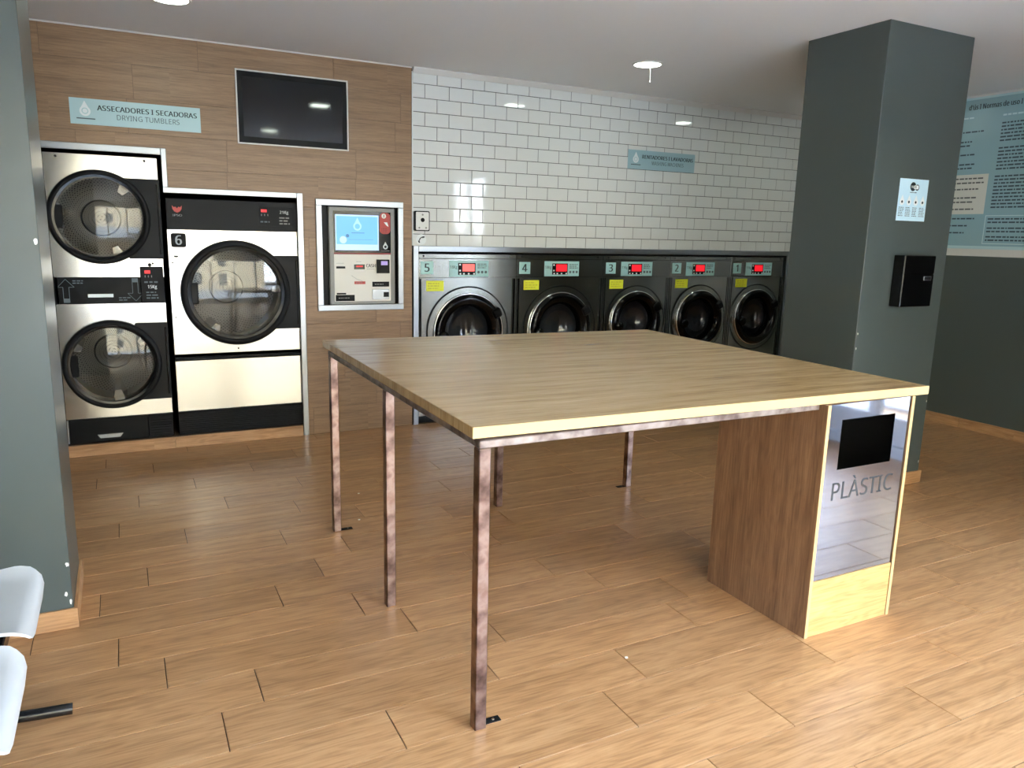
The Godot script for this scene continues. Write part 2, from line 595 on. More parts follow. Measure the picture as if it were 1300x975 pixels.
func build_shell():
	var o := structure("ceiling", "smooth pale grey plaster ceiling over the laundry", "ceiling")
	bx("slab", M.ceiling, o, XL - 0.3, XR + 0.3, H, H + 0.3, -1.5, ZF + 0.3)
	bx("ceiling_crack", M.ink_grey, o, 2.9, 3.28, H - 0.0012, H + 0.001, 1.275, 1.282)
	o = structure("wall_left", "plain wall behind the row of white seats", "wall")
	bx("plaster", M.green, o, XL - 0.2, XL, 0, H, -1.5, ZF)
	o = structure("wall_right", "side wall, white above and dark green paint below", "wall")
	bx("white_paint", M.wall_white, o, XR, XR + 0.2, 1.465, H, -1.5, ZS + 0.2)
	bx("dark_paint", M.green, o, XR - 0.003, XR + 0.2, 0, 1.465, -1.5, ZS + 0.2)
	o = structure("baseboard_right", "wood look baseboard along the dark green side wall", "baseboard")
	var z := 0.02
	while z < ZS - 0.02:
		var z1: float = min(z + 0.9, ZS - 0.002)
		bx("board", M.skirting, o, XR - 0.014, XR - 0.003, 0.0, 0.085, z, z1 - 0.002, 0.001, 2, Vector2(rng.randf(), rng.randf()))
		z = z1
	o = structure("wall_entrance", "short painted wall between the alcove and the entrance", "wall")
	bx("plaster", M.green, o, XS, XR, 0, H, ZS, ZS + 0.2)
	# service space behind the machines
	o = structure("wall_service", "unlit wall of the service space behind the machines", "wall")
	bx("back", M.void, o, XL - 0.2, XR + 0.2, 0, H, -1.5, -1.4)
	# shop front: opening with white frames, glass and a low panel
	o = structure("wall_front", "shop front wall above and beside the glazing", "wall")
	bx("lintel", M.wall_white, o, XL - 0.2, XS + 0.2, 2.42, H, ZF, ZF + 0.2)
	bx("pier", M.green, o, XL - 0.2, -3.0, 0, 2.42, ZF, ZF + 0.2)
	bx("lintel", M.wall_white, o, XS, XS + 0.2, 2.42, H, ZS + 0.2, ZF)
	bx("pier", M.green, o, XS, XS + 0.2, 0, 2.42, ZF - 0.1, ZF + 0.2)
	bx("pier", M.green, o, XW, XS, 0, 2.42, ZF, ZF + 0.2)
	var win := structure("window_1", "wide glazed shop front with white frames", "window")
	var x0 := -3.0
	var n := 4
	var step := (XW - x0) / n
	bx("sill_panel", M.frame_white, win, x0, XW, 0.0, 0.3, ZF + 0.06, ZF + 0.14, 0.004)
	bx("top_rail", M.frame_white, win, x0, XW, 2.36, 2.42, ZF + 0.06, ZF + 0.14, 0.004)
	for k in n + 1:
		bx("mullion", M.frame_white, win, x0 + step * k - 0.035, x0 + step * k + 0.035, 0.3, 2.36, ZF + 0.06, ZF + 0.14, 0.004)
	for k in n:
		bx("pane", M.pane, win, x0 + step * k + 0.035, x0 + step * (k + 1) - 0.035, 0.3, 2.36, ZF + 0.097, ZF + 0.103)
	var side := structure("window_2", "glazed side of the entrance with a low white panel", "window")
	bx("sill_panel", M.frame_white, side, XS + 0.06, XS + 0.14, 0.0, 0.09, ZS + 0.2, ZF - 0.1, 0.004)
	bx("sill_panel", M.frame_white, side, XS + 0.07, XS + 0.13, 0.095, 0.3, ZS + 0.2, ZF - 0.1, 0.004)
	bx("top_rail", M.frame_white, side, XS + 0.06, XS + 0.14, 2.36, 2.42, ZS + 0.2, ZF - 0.1, 0.004)
	for zz in [ZS + 0.235, 5.62, ZF - 0.135]:
		bx("mullion", M.frame_white, side, XS + 0.06, XS + 0.14, 0.3, 2.36, zz - 0.035, zz + 0.035, 0.004)
	for q in [[ZS + 0.27, 5.585], [5.655, ZF - 0.17]]:
		bx("pane", M.pane, side, XS + 0.097, XS + 0.103, 0.3, 2.36, q[0], q[1])

func build_outside():
	var o := structure("pavement", "grey street pavement outside the shop front", "pavement")
	bx("paving", M.pavement, o, -40, 40, -0.3, -0.02, ZF + 0.2, 40)
	bx("paving", M.pavement, o, XR + 0.3, 40, -0.3, -0.02, -20, ZF + 0.2)
	bx("paving", M.pavement, o, XS + 0.2, XR + 0.3, -0.3, -0.02, ZS + 0.2, ZF + 0.2)
	o = structure("wall_added_shade_storey", "unseen storeys added above the laundry to shade the pavement", "wall")
	bx("masonry", M.plaster, o, XL - 6, XR + 0.3, H + 0.3, H + 4.5, -6, ZF + 0.3)  # unseen mass added above the shop to keep sun off the pavement
	o = structure("wall_sky_block_buildings", "cream building across the street shaped to block the sky, with an added one at right", "building")
	bx("masonry", M.facade, o, -30, 6, -0.02, 11, 21, 27)  # unseen; height and right end shaped to block sky from the left
	bx("masonry", M.facade, o, 11.5, 18, -0.02, 12, -16, 13)  # unseen side building, added to block sky glare through the side window
	for fl in 2:
		for k in 8:
			bx("window_pane", M.facade_window, o, 11.47, 11.52, 0.9 + fl * 3.1, 2.7 + fl * 3.1, -15 + k * 3.4, -13.8 + k * 3.4)
	for fl in 4:
		for k in 8:
			bx("window_pane", M.facade_window, o, -28 + k * 3.8, -26.8 + k * 3.8, 0.8 + fl * 3.1, 2.6 + fl * 3.1, 20.97, 21.02)

func build_floor():
	var o := structure("floor", "wood look porcelain plank floor with thin joints", "floor")
	bx("screed", M.floor_joint, o, XL - 0.2, XR + 0.2, -0.2, -0.004, -1.5, ZF + 0.2)
	var p := 0.2148
	var len := 0.9065
	var offs := {0: -1.953, 1: -1.369, 2: -1.737, 3: -1.146, 4: -1.604, 5: -1.248, 6: -1.85, 7: -1.404, 8: -2.04, 9: -1.32, 10: -1.541, 11: -1.252, 12: -1.103, 13: -1.725, 14: -0.953, 15: -1.373, 16: -0.66, 17: 0.715, 18: 0.344}
	for k in range(-2, 23):
		var z0: float = max(0.353 + p * k, 0.0)
		var z1: float = 0.353 + p * (k + 1)
		if z1 < 0.01: continue
		var off: float = offs.get(k, rng.randf() * len)
		var x := XL - len + fposmod(off - XL, len)
		while x < XR:
			var a: float = max(x, XL)
			var b: float = min(x + len, XR)
			if b - a > 0.02:
				var wd := z1 - z0 - 0.0032
				var ln := b - a - 0.0036
				var v := rng.randi_range(0, 11)
				var key := "f%.3f_%.3f_%d" % [ln, wd, v]
				if not mesh_cache.has(key):
					mesh_cache[key] = box_mesh(Vector3(-ln / 2, -0.01, -wd / 2), Vector3(ln / 2, 0.0, wd / 2), 0.0007, 0, Vector2(0.5, 1.0), Vector2(0.25 + 0.1 * (v % 6), 0.13 + 0.24 * (v % 4)))
				var m := put("plank", mesh_cache[key], M["plank%d" % rng.randi_range(0, 3)], o, Vector3((a + b) / 2, 0, (z0 + z1) / 2))
				if rng.randf() < 0.5: m.rotation.y = PI
			x += len
	bx("rest_of_floor", M.plank1, o, XL, XR, -0.01, 0.0, 0.353 + p * 23, ZF + 0.06)

# cut rectangles [x0, x1, y0, y1] out of another
func cut(r: Array, holes: Array) -> Array:
	var todo := [r]
	for h in holes:
		var next := []
		for q in todo:
			if h[0] >= q[1] or h[1] <= q[0] or h[2] >= q[3] or h[3] <= q[2]:
				next.append(q)
				continue
			if h[3] < q[3]: next.append([q[0], q[1], h[3], q[3]])
			if h[2] > q[2]: next.append([q[0], q[1], q[2], h[2]])
			var ya: float = max(q[2], h[2])
			var yb: float = min(q[3], h[3])
			if h[0] > q[0]: next.append([q[0], h[0], ya, yb])
			if h[1] < q[1]: next.append([h[1], q[1], ya, yb])
		todo = next
	return todo

const HOLES := [[-2.475, -1.752, 0.08, 2.035], [-1.7525, -0.868, 0.08, 1.79], [-0.73, -0.104, 0.975, 1.755]]

func build_wood_wall():
	var o := structure("wall_back_wood", "back wall clad in brown wood look planks around the dryers", "wall")
	for q in cut([XL - 0.2, -0.006, 0.0, H], HOLES):
		bx("backing", M.cladding_joint, o, q[0], q[1], q[2], q[3], -0.12, -0.003)
	var p := 0.2148
	var len := 0.9065
	var y := 1.285 - p * 6
	var row := 0
	var offs := [0.1, 0.6, 0.35, 0.8, -0.3, 0.25, -0.807, -0.2, -0.45, -1.35, -1.95, -1.0, -0.6, -0.3]
	while y < H:
		var y0: float = max(y, 0.0)
		var y1: float = min(y + p, H - 0.004)
		var off: float = offs[row % offs.size()]
		var x := XL - len + fposmod(off - XL, len)
		while x < -0.006:
			var a: float = max(x, XL)
			var b: float = min(x + len, -0.006)
			var uvo := Vector2(rng.randf(), rng.randf())
			var m: Material = M["cladding%d" % rng.randi_range(0, 2)]
			if b - a > 0.01 and y1 - y0 > 0.01:
				for q in cut([a + 0.0008, b - 0.0008, y0 + 0.0008, y1 - 0.0008], HOLES):
					if q[1] - q[0] > 0.012 and q[3] - q[2] > 0.008:
						bx("plank", m, o, q[0], q[1], q[2], q[3], -0.01, 0.0, 0.0008, 0, uvo)
			x += len
		y += p
		row += 1
	o = structure("trim_1", "thin white edge strip between wood cladding and ceiling", "trim")
	bx("strip", M.white_paint, o, XL, -0.006, H - 0.009, H, 0.0005, 0.006)
	o = structure("trim_2", "white corner strip between wood cladding and white tiles", "trim")
	bx("strip", M.print_white, o, -0.006, 0.003, 1.45, H - 0.03, -0.003, 0.005, 0.001)

func build_tile_wall():
	var o := structure("wall_back_tile", "wall of glossy white metro tiles above the washing machines", "wall")
	bx("grout", M.grout, o, -0.006, XR + 0.2, 1.40, H, -0.12, -0.0035)
	bx("jamb", M.void, o, -0.006, 0.02, 0.0, 1.40, -0.12, -0.0035)
	bx("jamb", M.green, o, 4.055, XR + 0.2, 0.0, 1.40, -0.12, 0.0)
	var b0 := 2.6584
	var h := 0.1018
	var g := 0.004
	for k in range(-1, 12):
		var y1 := b0 - h * k
		var y0 := y1 - h
		if k == -1: y1 = 2.742
		if k == 11: y0 = 1.44
		var x := 0.0 if k % 2 != 0 else -0.1
		while x < XR - 0.01:
			var a: float = max(x, 0.003)
			var b: float = min(x + 0.2, XR - 0.002)
			var w := b - a - g
			var hh := y1 - y0 - g
			var key := "t%.3f_%.3f" % [w, hh]
			if not mesh_cache.has(key):
				mesh_cache[key] = tile_mesh(w, hh)
			var t := put("tile", mesh_cache[key], M.tile, o, Vector3((a + b) / 2, (y0 + y1) / 2, 0))
			t.rotation = Vector3(rng.randf_range(-1, 1) * 0.0022, rng.randf_range(-1, 1) * 0.0022, 0)
			x += 0.2
	o = structure("trim_3", "white cornice above the white tiles", "trim")
	var st := begin()
	add_prism(st, PackedVector2Array([Vector2(0, 0), Vector2(0.012, 0), Vector2(0.03, 0.03), Vector2(0.03, 0.04), Vector2(0, 0.04)]), 0.0, XR)
	var cor := put("cornice", st.commit(), M.white_paint, o, Vector3(XR, H - 0.04, 0.0))
	cor.rotation.y = -PI / 2
	# satin frame round the row of machines
	o = structure("trim_4", "brushed steel frame round the row of washing machines", "trim")
	bx("rail", M.steel_dull, o, 0.045, 4.03, 1.404, 1.449, -0.003, 0.014, 0.003)
	bx("stile", M.steel_dull, o, 0.0, 0.0445, 0.0, 1.449, -0.003, 0.014, 0.003)
	bx("stile", M.steel_dull, o, 4.0305, 4.075, 0.0, 1.449, -0.003, 0.014, 0.003)
	o = structure("trim_5", "brushed steel stepped frame round the two dryers", "trim")
	bx("rail", M.steel_dull, o, -2.50, -1.7695, 2.018, 2.062, 0.0005, 0.014, 0.003)
	bx("stile", M.steel_dull, o, -1.769, -1.736, 1.8115, 2.062, 0.0005, 0.014, 0.003)
	bx("rail", M.steel_dull, o, -1.769, -0.8875, 1.774, 1.811, 0.0005, 0.014, 0.003)
	bx("stile", M.steel_dull, o, -0.887, -0.845, 0.0, 1.811, 0.0005, 0.014, 0.003)
	bx("stile", M.steel_dull, o, -2.50, -2.46, 0.0, 2.0175, 0.0005, 0.014, 0.003)
	o = structure("baseboard_back", "light wood baseboard under the dryers", "baseboard")
	var px := -2.459
	for q in [-1.79, -0.8885]:
		bx("board", M.skirting, o, px, q - 0.001, 0.0, 0.079, 0.0005, 0.012, 0.001, 0, Vector2(rng.randf(), rng.randf()))
		px = q + 0.001

func tile_mesh(w: float, h: float) -> ArrayMesh:      # glazed tile with softly rounded edges
	var st := begin()
	var prof := [[0.0, -0.006, 1.0], [0.0, -0.0018, 0.8], [0.0014, -0.0004, 0.45], [0.0045, 0.0, 0.06]]
	for i in prof.size() - 1:
		var p0: Array = prof[i]
		var p1: Array = prof[i + 1]
		for s in 4:
			var cs := [Vector2(-1, -1), Vector2(1, -1), Vector2(1, 1), Vector2(-1, 1)]
			var a: Vector2 = cs[s]
			var b: Vector2 = cs[(s + 1) % 4]
			var out := (a + b).normalized()
			var pt := func(q: Vector2, e: Array) -> Vector3: return Vector3(q.x * (w / 2 - e[0]), q.y * (h / 2 - e[0]), e[1])
			var nm := func(e: Array) -> Vector3: return Vector3(out.x * e[2], out.y * e[2], sqrt(max(0.0, 1.0 - e[2] * e[2])))
			tri(st, [pt.call(a, p0), pt.call(b, p0), pt.call(b, p1)], [nm.call(p0), nm.call(p0), nm.call(p1)], [Vector2.ZERO, Vector2.ZERO, Vector2.ZERO])
			tri(st, [pt.call(a, p0), pt.call(b, p1), pt.call(a, p1)], [nm.call(p0), nm.call(p1), nm.call(p1)], [Vector2.ZERO, Vector2.ZERO, Vector2.ZERO])
	var e := 0.0045
	quad(st, Vector3(-w / 2 + e, -h / 2 + e, 0), Vector3(w / 2 - e, -h / 2 + e, 0), Vector3(w / 2 - e, h / 2 - e, 0), Vector3(-w / 2 + e, h / 2 - e, 0), Vector3(0, 0, 1))
	return st.commit()

func paint_chip(o: Node, at: Vector3, size: float, face: int):
	var poly := PackedVector2Array()
	for k in 9: poly.append(Vector2(cos(TAU * k / 9), sin(TAU * k / 9) * 1.7) * size * rng.randf_range(0.5, 1.0))
	var chip := put("paint_chip", prism(poly, 0.0, 0.0006), M.chip, o, at)
	if face == 0: chip.rotation.y = PI / 2

func build_pillars():
	var o := structure("pillar", "grey green painted pillar carrying a poster and a black box", "pillar")
	bx("shaft", M.green, o, 1.835, 2.585, 0, H, 2.10, 2.675, 0.002)
	o = structure("pillar_001", "grey green painted pillar with chipped corner behind the white seats", "pillar")
	bx("shaft", M.green, o, -3.06, -2.31, 0, H, 2.07, 2.545, 0.002)
	for q in [[-2.318, 0.26], [-2.317, 0.105], [-2.32, 1.49], [-2.33, 0.14]]:
		paint_chip(o, Vector3(q[0], q[1], 2.5455), 0.0075, 2)
	for q in [[1.848, 1.02], [1.846, 0.93], [2.574, 0.14], [2.576, 0.55], [2.40, 0.2]]:
		paint_chip(o.get_parent().get_node("pillar"), Vector3(q[0], q[1], 2.6755), 0.006, 2)
	o = structure("baseboard_left", "light wood baseboard round the pillar behind the white seats", "baseboard")
	bx("board", M.skirting, o, -3.07, -2.296, 0, 0.08, 2.546, 2.558, 0.001, 0)
	bx("board", M.skirting, o, -2.309, -2.297, 0, 0.08, 2.06, 2.546, 0.001, 2)
	o = structure("baseboard_pillar", "light wood baseboard round the pillar with the poster", "baseboard")
	bx("board", M.skirting, o, 1.823, 2.60, 0, 0.08, 2.676, 2.688, 0.001, 0)
	bx("board", M.skirting, o, 1.823, 1.834, 0, 0.08, 2.09, 2.676, 0.001, 2)
	bx("board", M.skirting, o, 2.586, 2.60, 0, 0.08, 2.09, 2.676, 0.001, 2)

# ------------------------------------------------------------------ dryers
func emblem(parent: Node, x: float, y: float, w: float, z: float):      # red horned badge
	var poly := PackedVector2Array([Vector2(-0.5, 0.42), Vector2(-0.3, 0.22), Vector2(-0.16, 0.3), Vector2(0, 0.1), Vector2(0.16, 0.3), Vector2(0.3, 0.22), Vector2(0.5, 0.42), Vector2(0.46, 0.05), Vector2(0.28, -0.22), Vector2(0, -0.36), Vector2(-0.28, -0.22), Vector2(-0.46, 0.05)])
	for i in poly.size(): poly[i] = Vector2(x, y) + poly[i] * w
	put("badge", prism(poly, z, z + 0.001), M.red, parent)

func dryer_door(parent: Node3D, cx: float, cy: float, R: float, rg: float, hinge: Array, turn: float):
	# ring, inner seal, domed glass and hinge plate all swing together
	var d := Node3D.new()
	d.name = "door"
	parent.add_child(d, true)
	d.position = Vector3(cx, cy, 0)
	var w := R - rg
	put("door_ring", lathe([Vector2(R, 0.004), Vector2(R, 0.03), Vector2(R - w * 0.12, 0.048), Vector2(R - w * 0.45, 0.055), Vector2(R - w * 0.62, 0.05), Vector2(R - w * 0.66, 0.03), Vector2(R - w * 0.66, 0.0)], 96, true), M.charcoal, d)
	put("seal", lathe([Vector2(R - w * 0.62, 0.042), Vector2(rg + w * 0.06, 0.04), Vector2(rg, 0.02), Vector2(rg, -0.06)], 96), M.black_gloss, d)
	var prof := []
	for k in 9:
		var t := float(k) / 8.0
		prof.append(Vector2(rg * (1.0 - t), 0.03 - 0.02 * (1.0 - t) * (1.0 - t)))
	put("door_glass", lathe(prof, 96, true), M.door_glass, d)
	var plate := round_rect(hinge[0] - cx, hinge[1] - cx, hinge[2] - cy, hinge[3] - cy, 0.006, 3)
	for piece in Geometry2D.clip_polygons(plate, disc_poly(0, 0, R - 0.004, 96)):
		put("hinge_plate", prism(piece, 0.0005, 0.02), M.charcoal_panel, d)
	bx("hinge_rod", M.black_gloss, d, hinge[1] - cx - 0.02, hinge[1] - cx - 0.012, hinge[2] - cy + 0.03, hinge[3] - cy - 0.03, 0.0201, 0.028, 0.003)
	bx("grip", M.black, d, -rg - 0.004, -rg + 0.045, -0.075, 0.075, 0.008, 0.03, 0.008)
	# drum behind the glass
	var drum := Node3D.new()
	drum.name = "drum"
	parent.add_child(drum, true)
	drum.position = Vector3(cx, cy, 0)
	drum.rotation.z = turn
	var rd := rg * 1.22
	put("throat", lathe([Vector2(rg + 0.002, -0.055), Vector2(rg + 0.002, -0.11), Vector2(rd, -0.112)], 72), M.drum_plain, drum)
	put("drum_wall", lathe([Vector2(rd, -0.112), Vector2(rd, -0.62)], 72, false, 84.0, 42.0), M.drum, drum)
	var back := begin()
	add_ring(back, disc_poly(0, 0, rd, 48), disc_poly(0, 0, 0.1, 48), -0.62)
	var bm := lathe([Vector2(rd, -0.62), Vector2(0.13, -0.615), Vector2(0.12, -0.60), Vector2(0.0, -0.595)], 72, false, 70.0, 42.0)
	put("drum_back", bm, M.drum, drum)
	for k in 3:
		var t := TAU * k / 3.0 + 0.4
		var bf := put("baffle", prism(PackedVector2Array([Vector2(-0.05, -0.002), Vector2(0.05, -0.002), Vector2(0.018, 0.1), Vector2(-0.018, 0.1)]), -0.60, -0.13), M.drum_plain, drum)
		bf.position = Vector3(cos(t), sin(t), 0) * rd
		bf.rotation.z = t + PI / 2

func casing(o: Node3D, x0: float, x1: float, y0: float, y1: float):      # open at the front
	var st := begin()
	add_box(st, Vector3(x0, y0, -0.95), Vector3(x0 + 0.003, y1, -0.002))
	add_box(st, Vector3(x1 - 0.003, y0, -0.95), Vector3(x1, y1, -0.002))
	add_box(st, Vector3(x0 + 0.003, y0, -0.95), Vector3(x1 - 0.003, y0 + 0.003, -0.002))
	add_box(st, Vector3(x0 + 0.003, y1 - 0.003, -0.95), Vector3(x1 - 0.003, y1, -0.002))
	add_box(st, Vector3(x0, y0, -0.953), Vector3(x1, y1, -0.95))
	put("casing", st.commit(), M.charcoal, o)

func arrow(parent: Node, x: float, y0: float, y1: float, up: bool, z: float):
	var w := 0.017
	var hd := 0.048
	var hl := 0.052
	var pts := [Vector2(-w, y0), Vector2(w, y0), Vector2(w, y1 - hl), Vector2(hd, y1 - hl), Vector2(0, y1), Vector2(-hd, y1 - hl), Vector2(-w, y1 - hl)]
	var st := begin()
	for i in pts.size():
		var a: Vector2 = pts[i]
		var b: Vector2 = pts[(i + 1) % pts.size()]
		if not up:
			a.y = y0 + y1 - a.y
			b.y = y0 + y1 - b.y
		var d := (b - a).normalized() * 0.0015
		var s := Vector2(-d.y, d.x)
		quad(st, Vector3(x + a.x - s.x, a.y - s.y, z), Vector3(x + b.x - s.x, b.y - s.y, z), Vector3(x + b.x + s.x, b.y + s.y, z), Vector3(x + a.x + s.x, a.y + s.y, z), Vector3(0, 0, 1))
	var yy := y0 + 0.014 if up else y1 - 0.014
	quad(st, Vector3(x - w, yy - 0.012, z), Vector3(x + w, yy - 0.012, z), Vector3(x + w, yy + 0.012, z), Vector3(x - w, yy + 0.012, z), Vector3(0, 0, 1))
	put("arrow", st.commit(), M.ink_grey, parent)

func screw(o: Node, x: float, y: float, z: float, r := 0.006):
	put("screw", lathe([Vector2(r, 0), Vector2(r * 0.9, 0.002), Vector2(0, 0.0024)], 16), M.charcoal, o, Vector3(x, y, z))

func small_display(parent: Node3D, x: float, y: float, w: float, h: float, z: float):
	bx("led_display", M.led_small, parent, x, x + w, y, y + h, z, z + 0.0012)
	for k in 3:
		bx("button", M.grey_plastic, parent, x + w * 0.02 + k * w * 0.55, x + w * 0.02 + k * w * 0.55 + 0.004, y - 0.026, y - 0.012, z, z + 0.0012)

func build_dryers():
	# --- stacked pair
	var o := thing("stacked_tumble_dryer", "stack of two steel tumble dryers with round black doors, beside the pillar", "dryer", Vector3(0, 0, -0.02))
	var L := -2.45
	var R := -1.795
	casing(o, L, R, 0.085, 1.998)
	put("front_panel", holed_plate(L, R, 1.2115, 1.996, -2.157, 1.60, 0.28, -0.004, 0.0), M.steel, o)
	put("front_panel", holed_plate(L, R, 0.256, 1.034, -2.145, 0.622, 0.28, -0.004, 0.0), M.steel, o)
	for q in [[-1.87, 1.975], [-2.38, 1.975], [-1.86, 1.302]]: screw(o, q[0], q[1], 0.0, 0.008)
	dryer_door(o, -2.157, 1.60, 0.302, 0.252, [-2.0, -1.789, 1.334, 1.858], 0.5)
	dryer_door(o, -2.145, 0.622, 0.302, 0.25, [-1.995, -1.793, 0.365, 0.9], 2.3)
	var dr := bx("lint_drawer", M.charcoal_panel, o, L + 0.02, -1.944, 1.0355, 1.2105, -0.006, 0.004, 0.002)
	var base := dr.position
	var drn := Node3D.new()
	drn.name = "drawer_print"
	o.add_child(drn)
	arrow(drn, -2.385, 1.046, 1.198, true, 0.0046)
	arrow(drn, -1.977, 1.05, 1.202, false, 0.0046)
	print_lines(drn, -2.345, -2.27, 1.165, 1.195, 2, 0.0046, M.ink_grey)
	print_lines(drn, -2.08, -2.01, 1.05, 1.08, 2, 0.0046, M.ink_grey)
	bx("drawer_slot", M.print_white, o, -2.262, -2.112, 1.077, 1.1, 0.0042, 0.0065, 0.008)
	var ct := bx("control_box", M.charcoal, o, -1.942, -1.799, 1.0355, 1.281, -0.006, 0.02, 0.003)
	var cp := Node3D.new()
	cp.name = "control_print"
	o.add_child(cp)
	small_display(cp, -1.915, 1.235, 0.036, 0.022, 0.0202)
	letters(cp, "15Kg", 0.021, Vector3(-1.90, 1.128, 0.0202), M.print_white, true, 0.056)
	print_lines(cp, -1.912, -1.83, 1.06, 1.118, 3, 0.0206, M.ink_grey)
	print_lines(cp, -1.92, -1.835, 1.165, 1.19, 1, 0.0206, M.ink_grey)
	var lk := put("lock", lathe([Vector2(0.012, 0), Vector2(0.012, 0.004), Vector2(0, 0.005)], 20), M.black, o, Vector3(-1.879, 1.293, 0.0))
	var dw := bx("drawer", M.charcoal_panel, o, L + 0.012, -1.957, 0.09, 0.25, -0.01, 0.004, 0.002)
	put("handle", prism(PackedVector2Array([Vector2(-0.078, 0.012), Vector2(0.078, 0.012), Vector2(0.06, -0.012), Vector2(-0.06, -0.012)]), 0.0, 0.014), M.steel_dull, o, Vector3(-2.195, 0.127, 0.0045))
	bx("side_strip", M.steel_dull, o, L, L + 0.008, 0.09, 0.25, -0.01, 0.003)
	grille(o, -1.951, -1.799, 0.088, 0.25, 9)
	# --- large single dryer
	o = thing("tumble_dryer", "large steel tumble dryer numbered 6 with round black door", "dryer", Vector3(0, 0, -0.02))
	L = -1.757
	R = -0.882
	casing(o, L, R, 0.085, 1.742)
	var cx := -1.325
	var cy := 1.096
	put("front_panel", holed_plate(L, R, 0.668, 1.532, cx, cy, 0.34, -0.004, 0.0), M.steel, o)
	bx("header_panel", M.charcoal_panel, o, L, R, 1.5345, 1.74, -0.006, 0.002, 0.002)
	var hp := Node3D.new()
	hp.name = "header_print"
	o.add_child(hp)
	emblem(hp, -1.687, 1.668, 0.062, 0.0025)
	letters(hp, "IPSO", 0.014, Vector3(-1.718, 1.622, 0.0025), M.print_white, true, 0.06)
	bx("display_panel", M.charcoal, hp, -1.152, -0.917, 1.571, 1.702, 0.0022, 0.004, 0.001)
	small_display(hp, -1.136, 1.668, 0.04, 0.02, 0.0042)
	letters(hp, "21Kg", 0.02, Vector3(-1.005, 1.654, 0.0042), M.print_white, true, 0.06)
	print_lines(hp, -1.01, -0.932, 1.58, 1.642, 3, 0.0046, M.grey_plastic)
	print_lines(hp, -1.142, -1.06, 1.59, 1.612, 1, 0.0046, M.ink_grey)
	screw(o, -1.3, 1.71, 0.002)
	var np := put("number_plate", prism(round_rect(-1.737, -1.641, 1.413, 1.509, 0.014), 0.0002, 0.002), M.charcoal, o)
	letters(np, "6", 0.062, Vector3(-1.689, 1.43, 0.0022), M.print_white, true, 0.0, HORIZONTAL_ALIGNMENT_CENTER)
	bx("slot", M.black, o, -1.724, -1.697, 1.344, 1.358, 0.0002, 0.002)
	for q in [[-1.735, 1.31], [-1.735, 0.93], [-1.33, 0.694]]: screw(o, q[0], q[1], 0.0)
	dryer_door(o, cx, cy, 0.372, 0.302, [-1.07, -0.887, 0.829, 1.362], -0.35)
	bx("ledge", M.charcoal, o, L, R, 0.625, 0.648, -0.006, 0.012, 0.004)
	bx("lower_panel", M.steel, o, L, R, 0.255, 0.62, -0.006, 0.0, 0.002)
	grille(o, L, R, 0.085, 0.249, 11)

func grille(o: Node3D, x0: float, x1: float, y0: float, y1: float, n: int):
	var g := bx("grille", M.charcoal, o, x0, x1, y0, y1, -0.012, -0.004)
	var dy := (y1 - y0) / n
	var mid := g.position
	for k in n:
		bx("slat", M.charcoal, g, x0 + 0.006 - mid.x, x1 - 0.006 - mid.x, y0 + dy * k + 0.002 - mid.y, y0 + dy * (k + 0.72) - mid.y, -0.004 - mid.z, 0.002 - mid.z, 0.001)

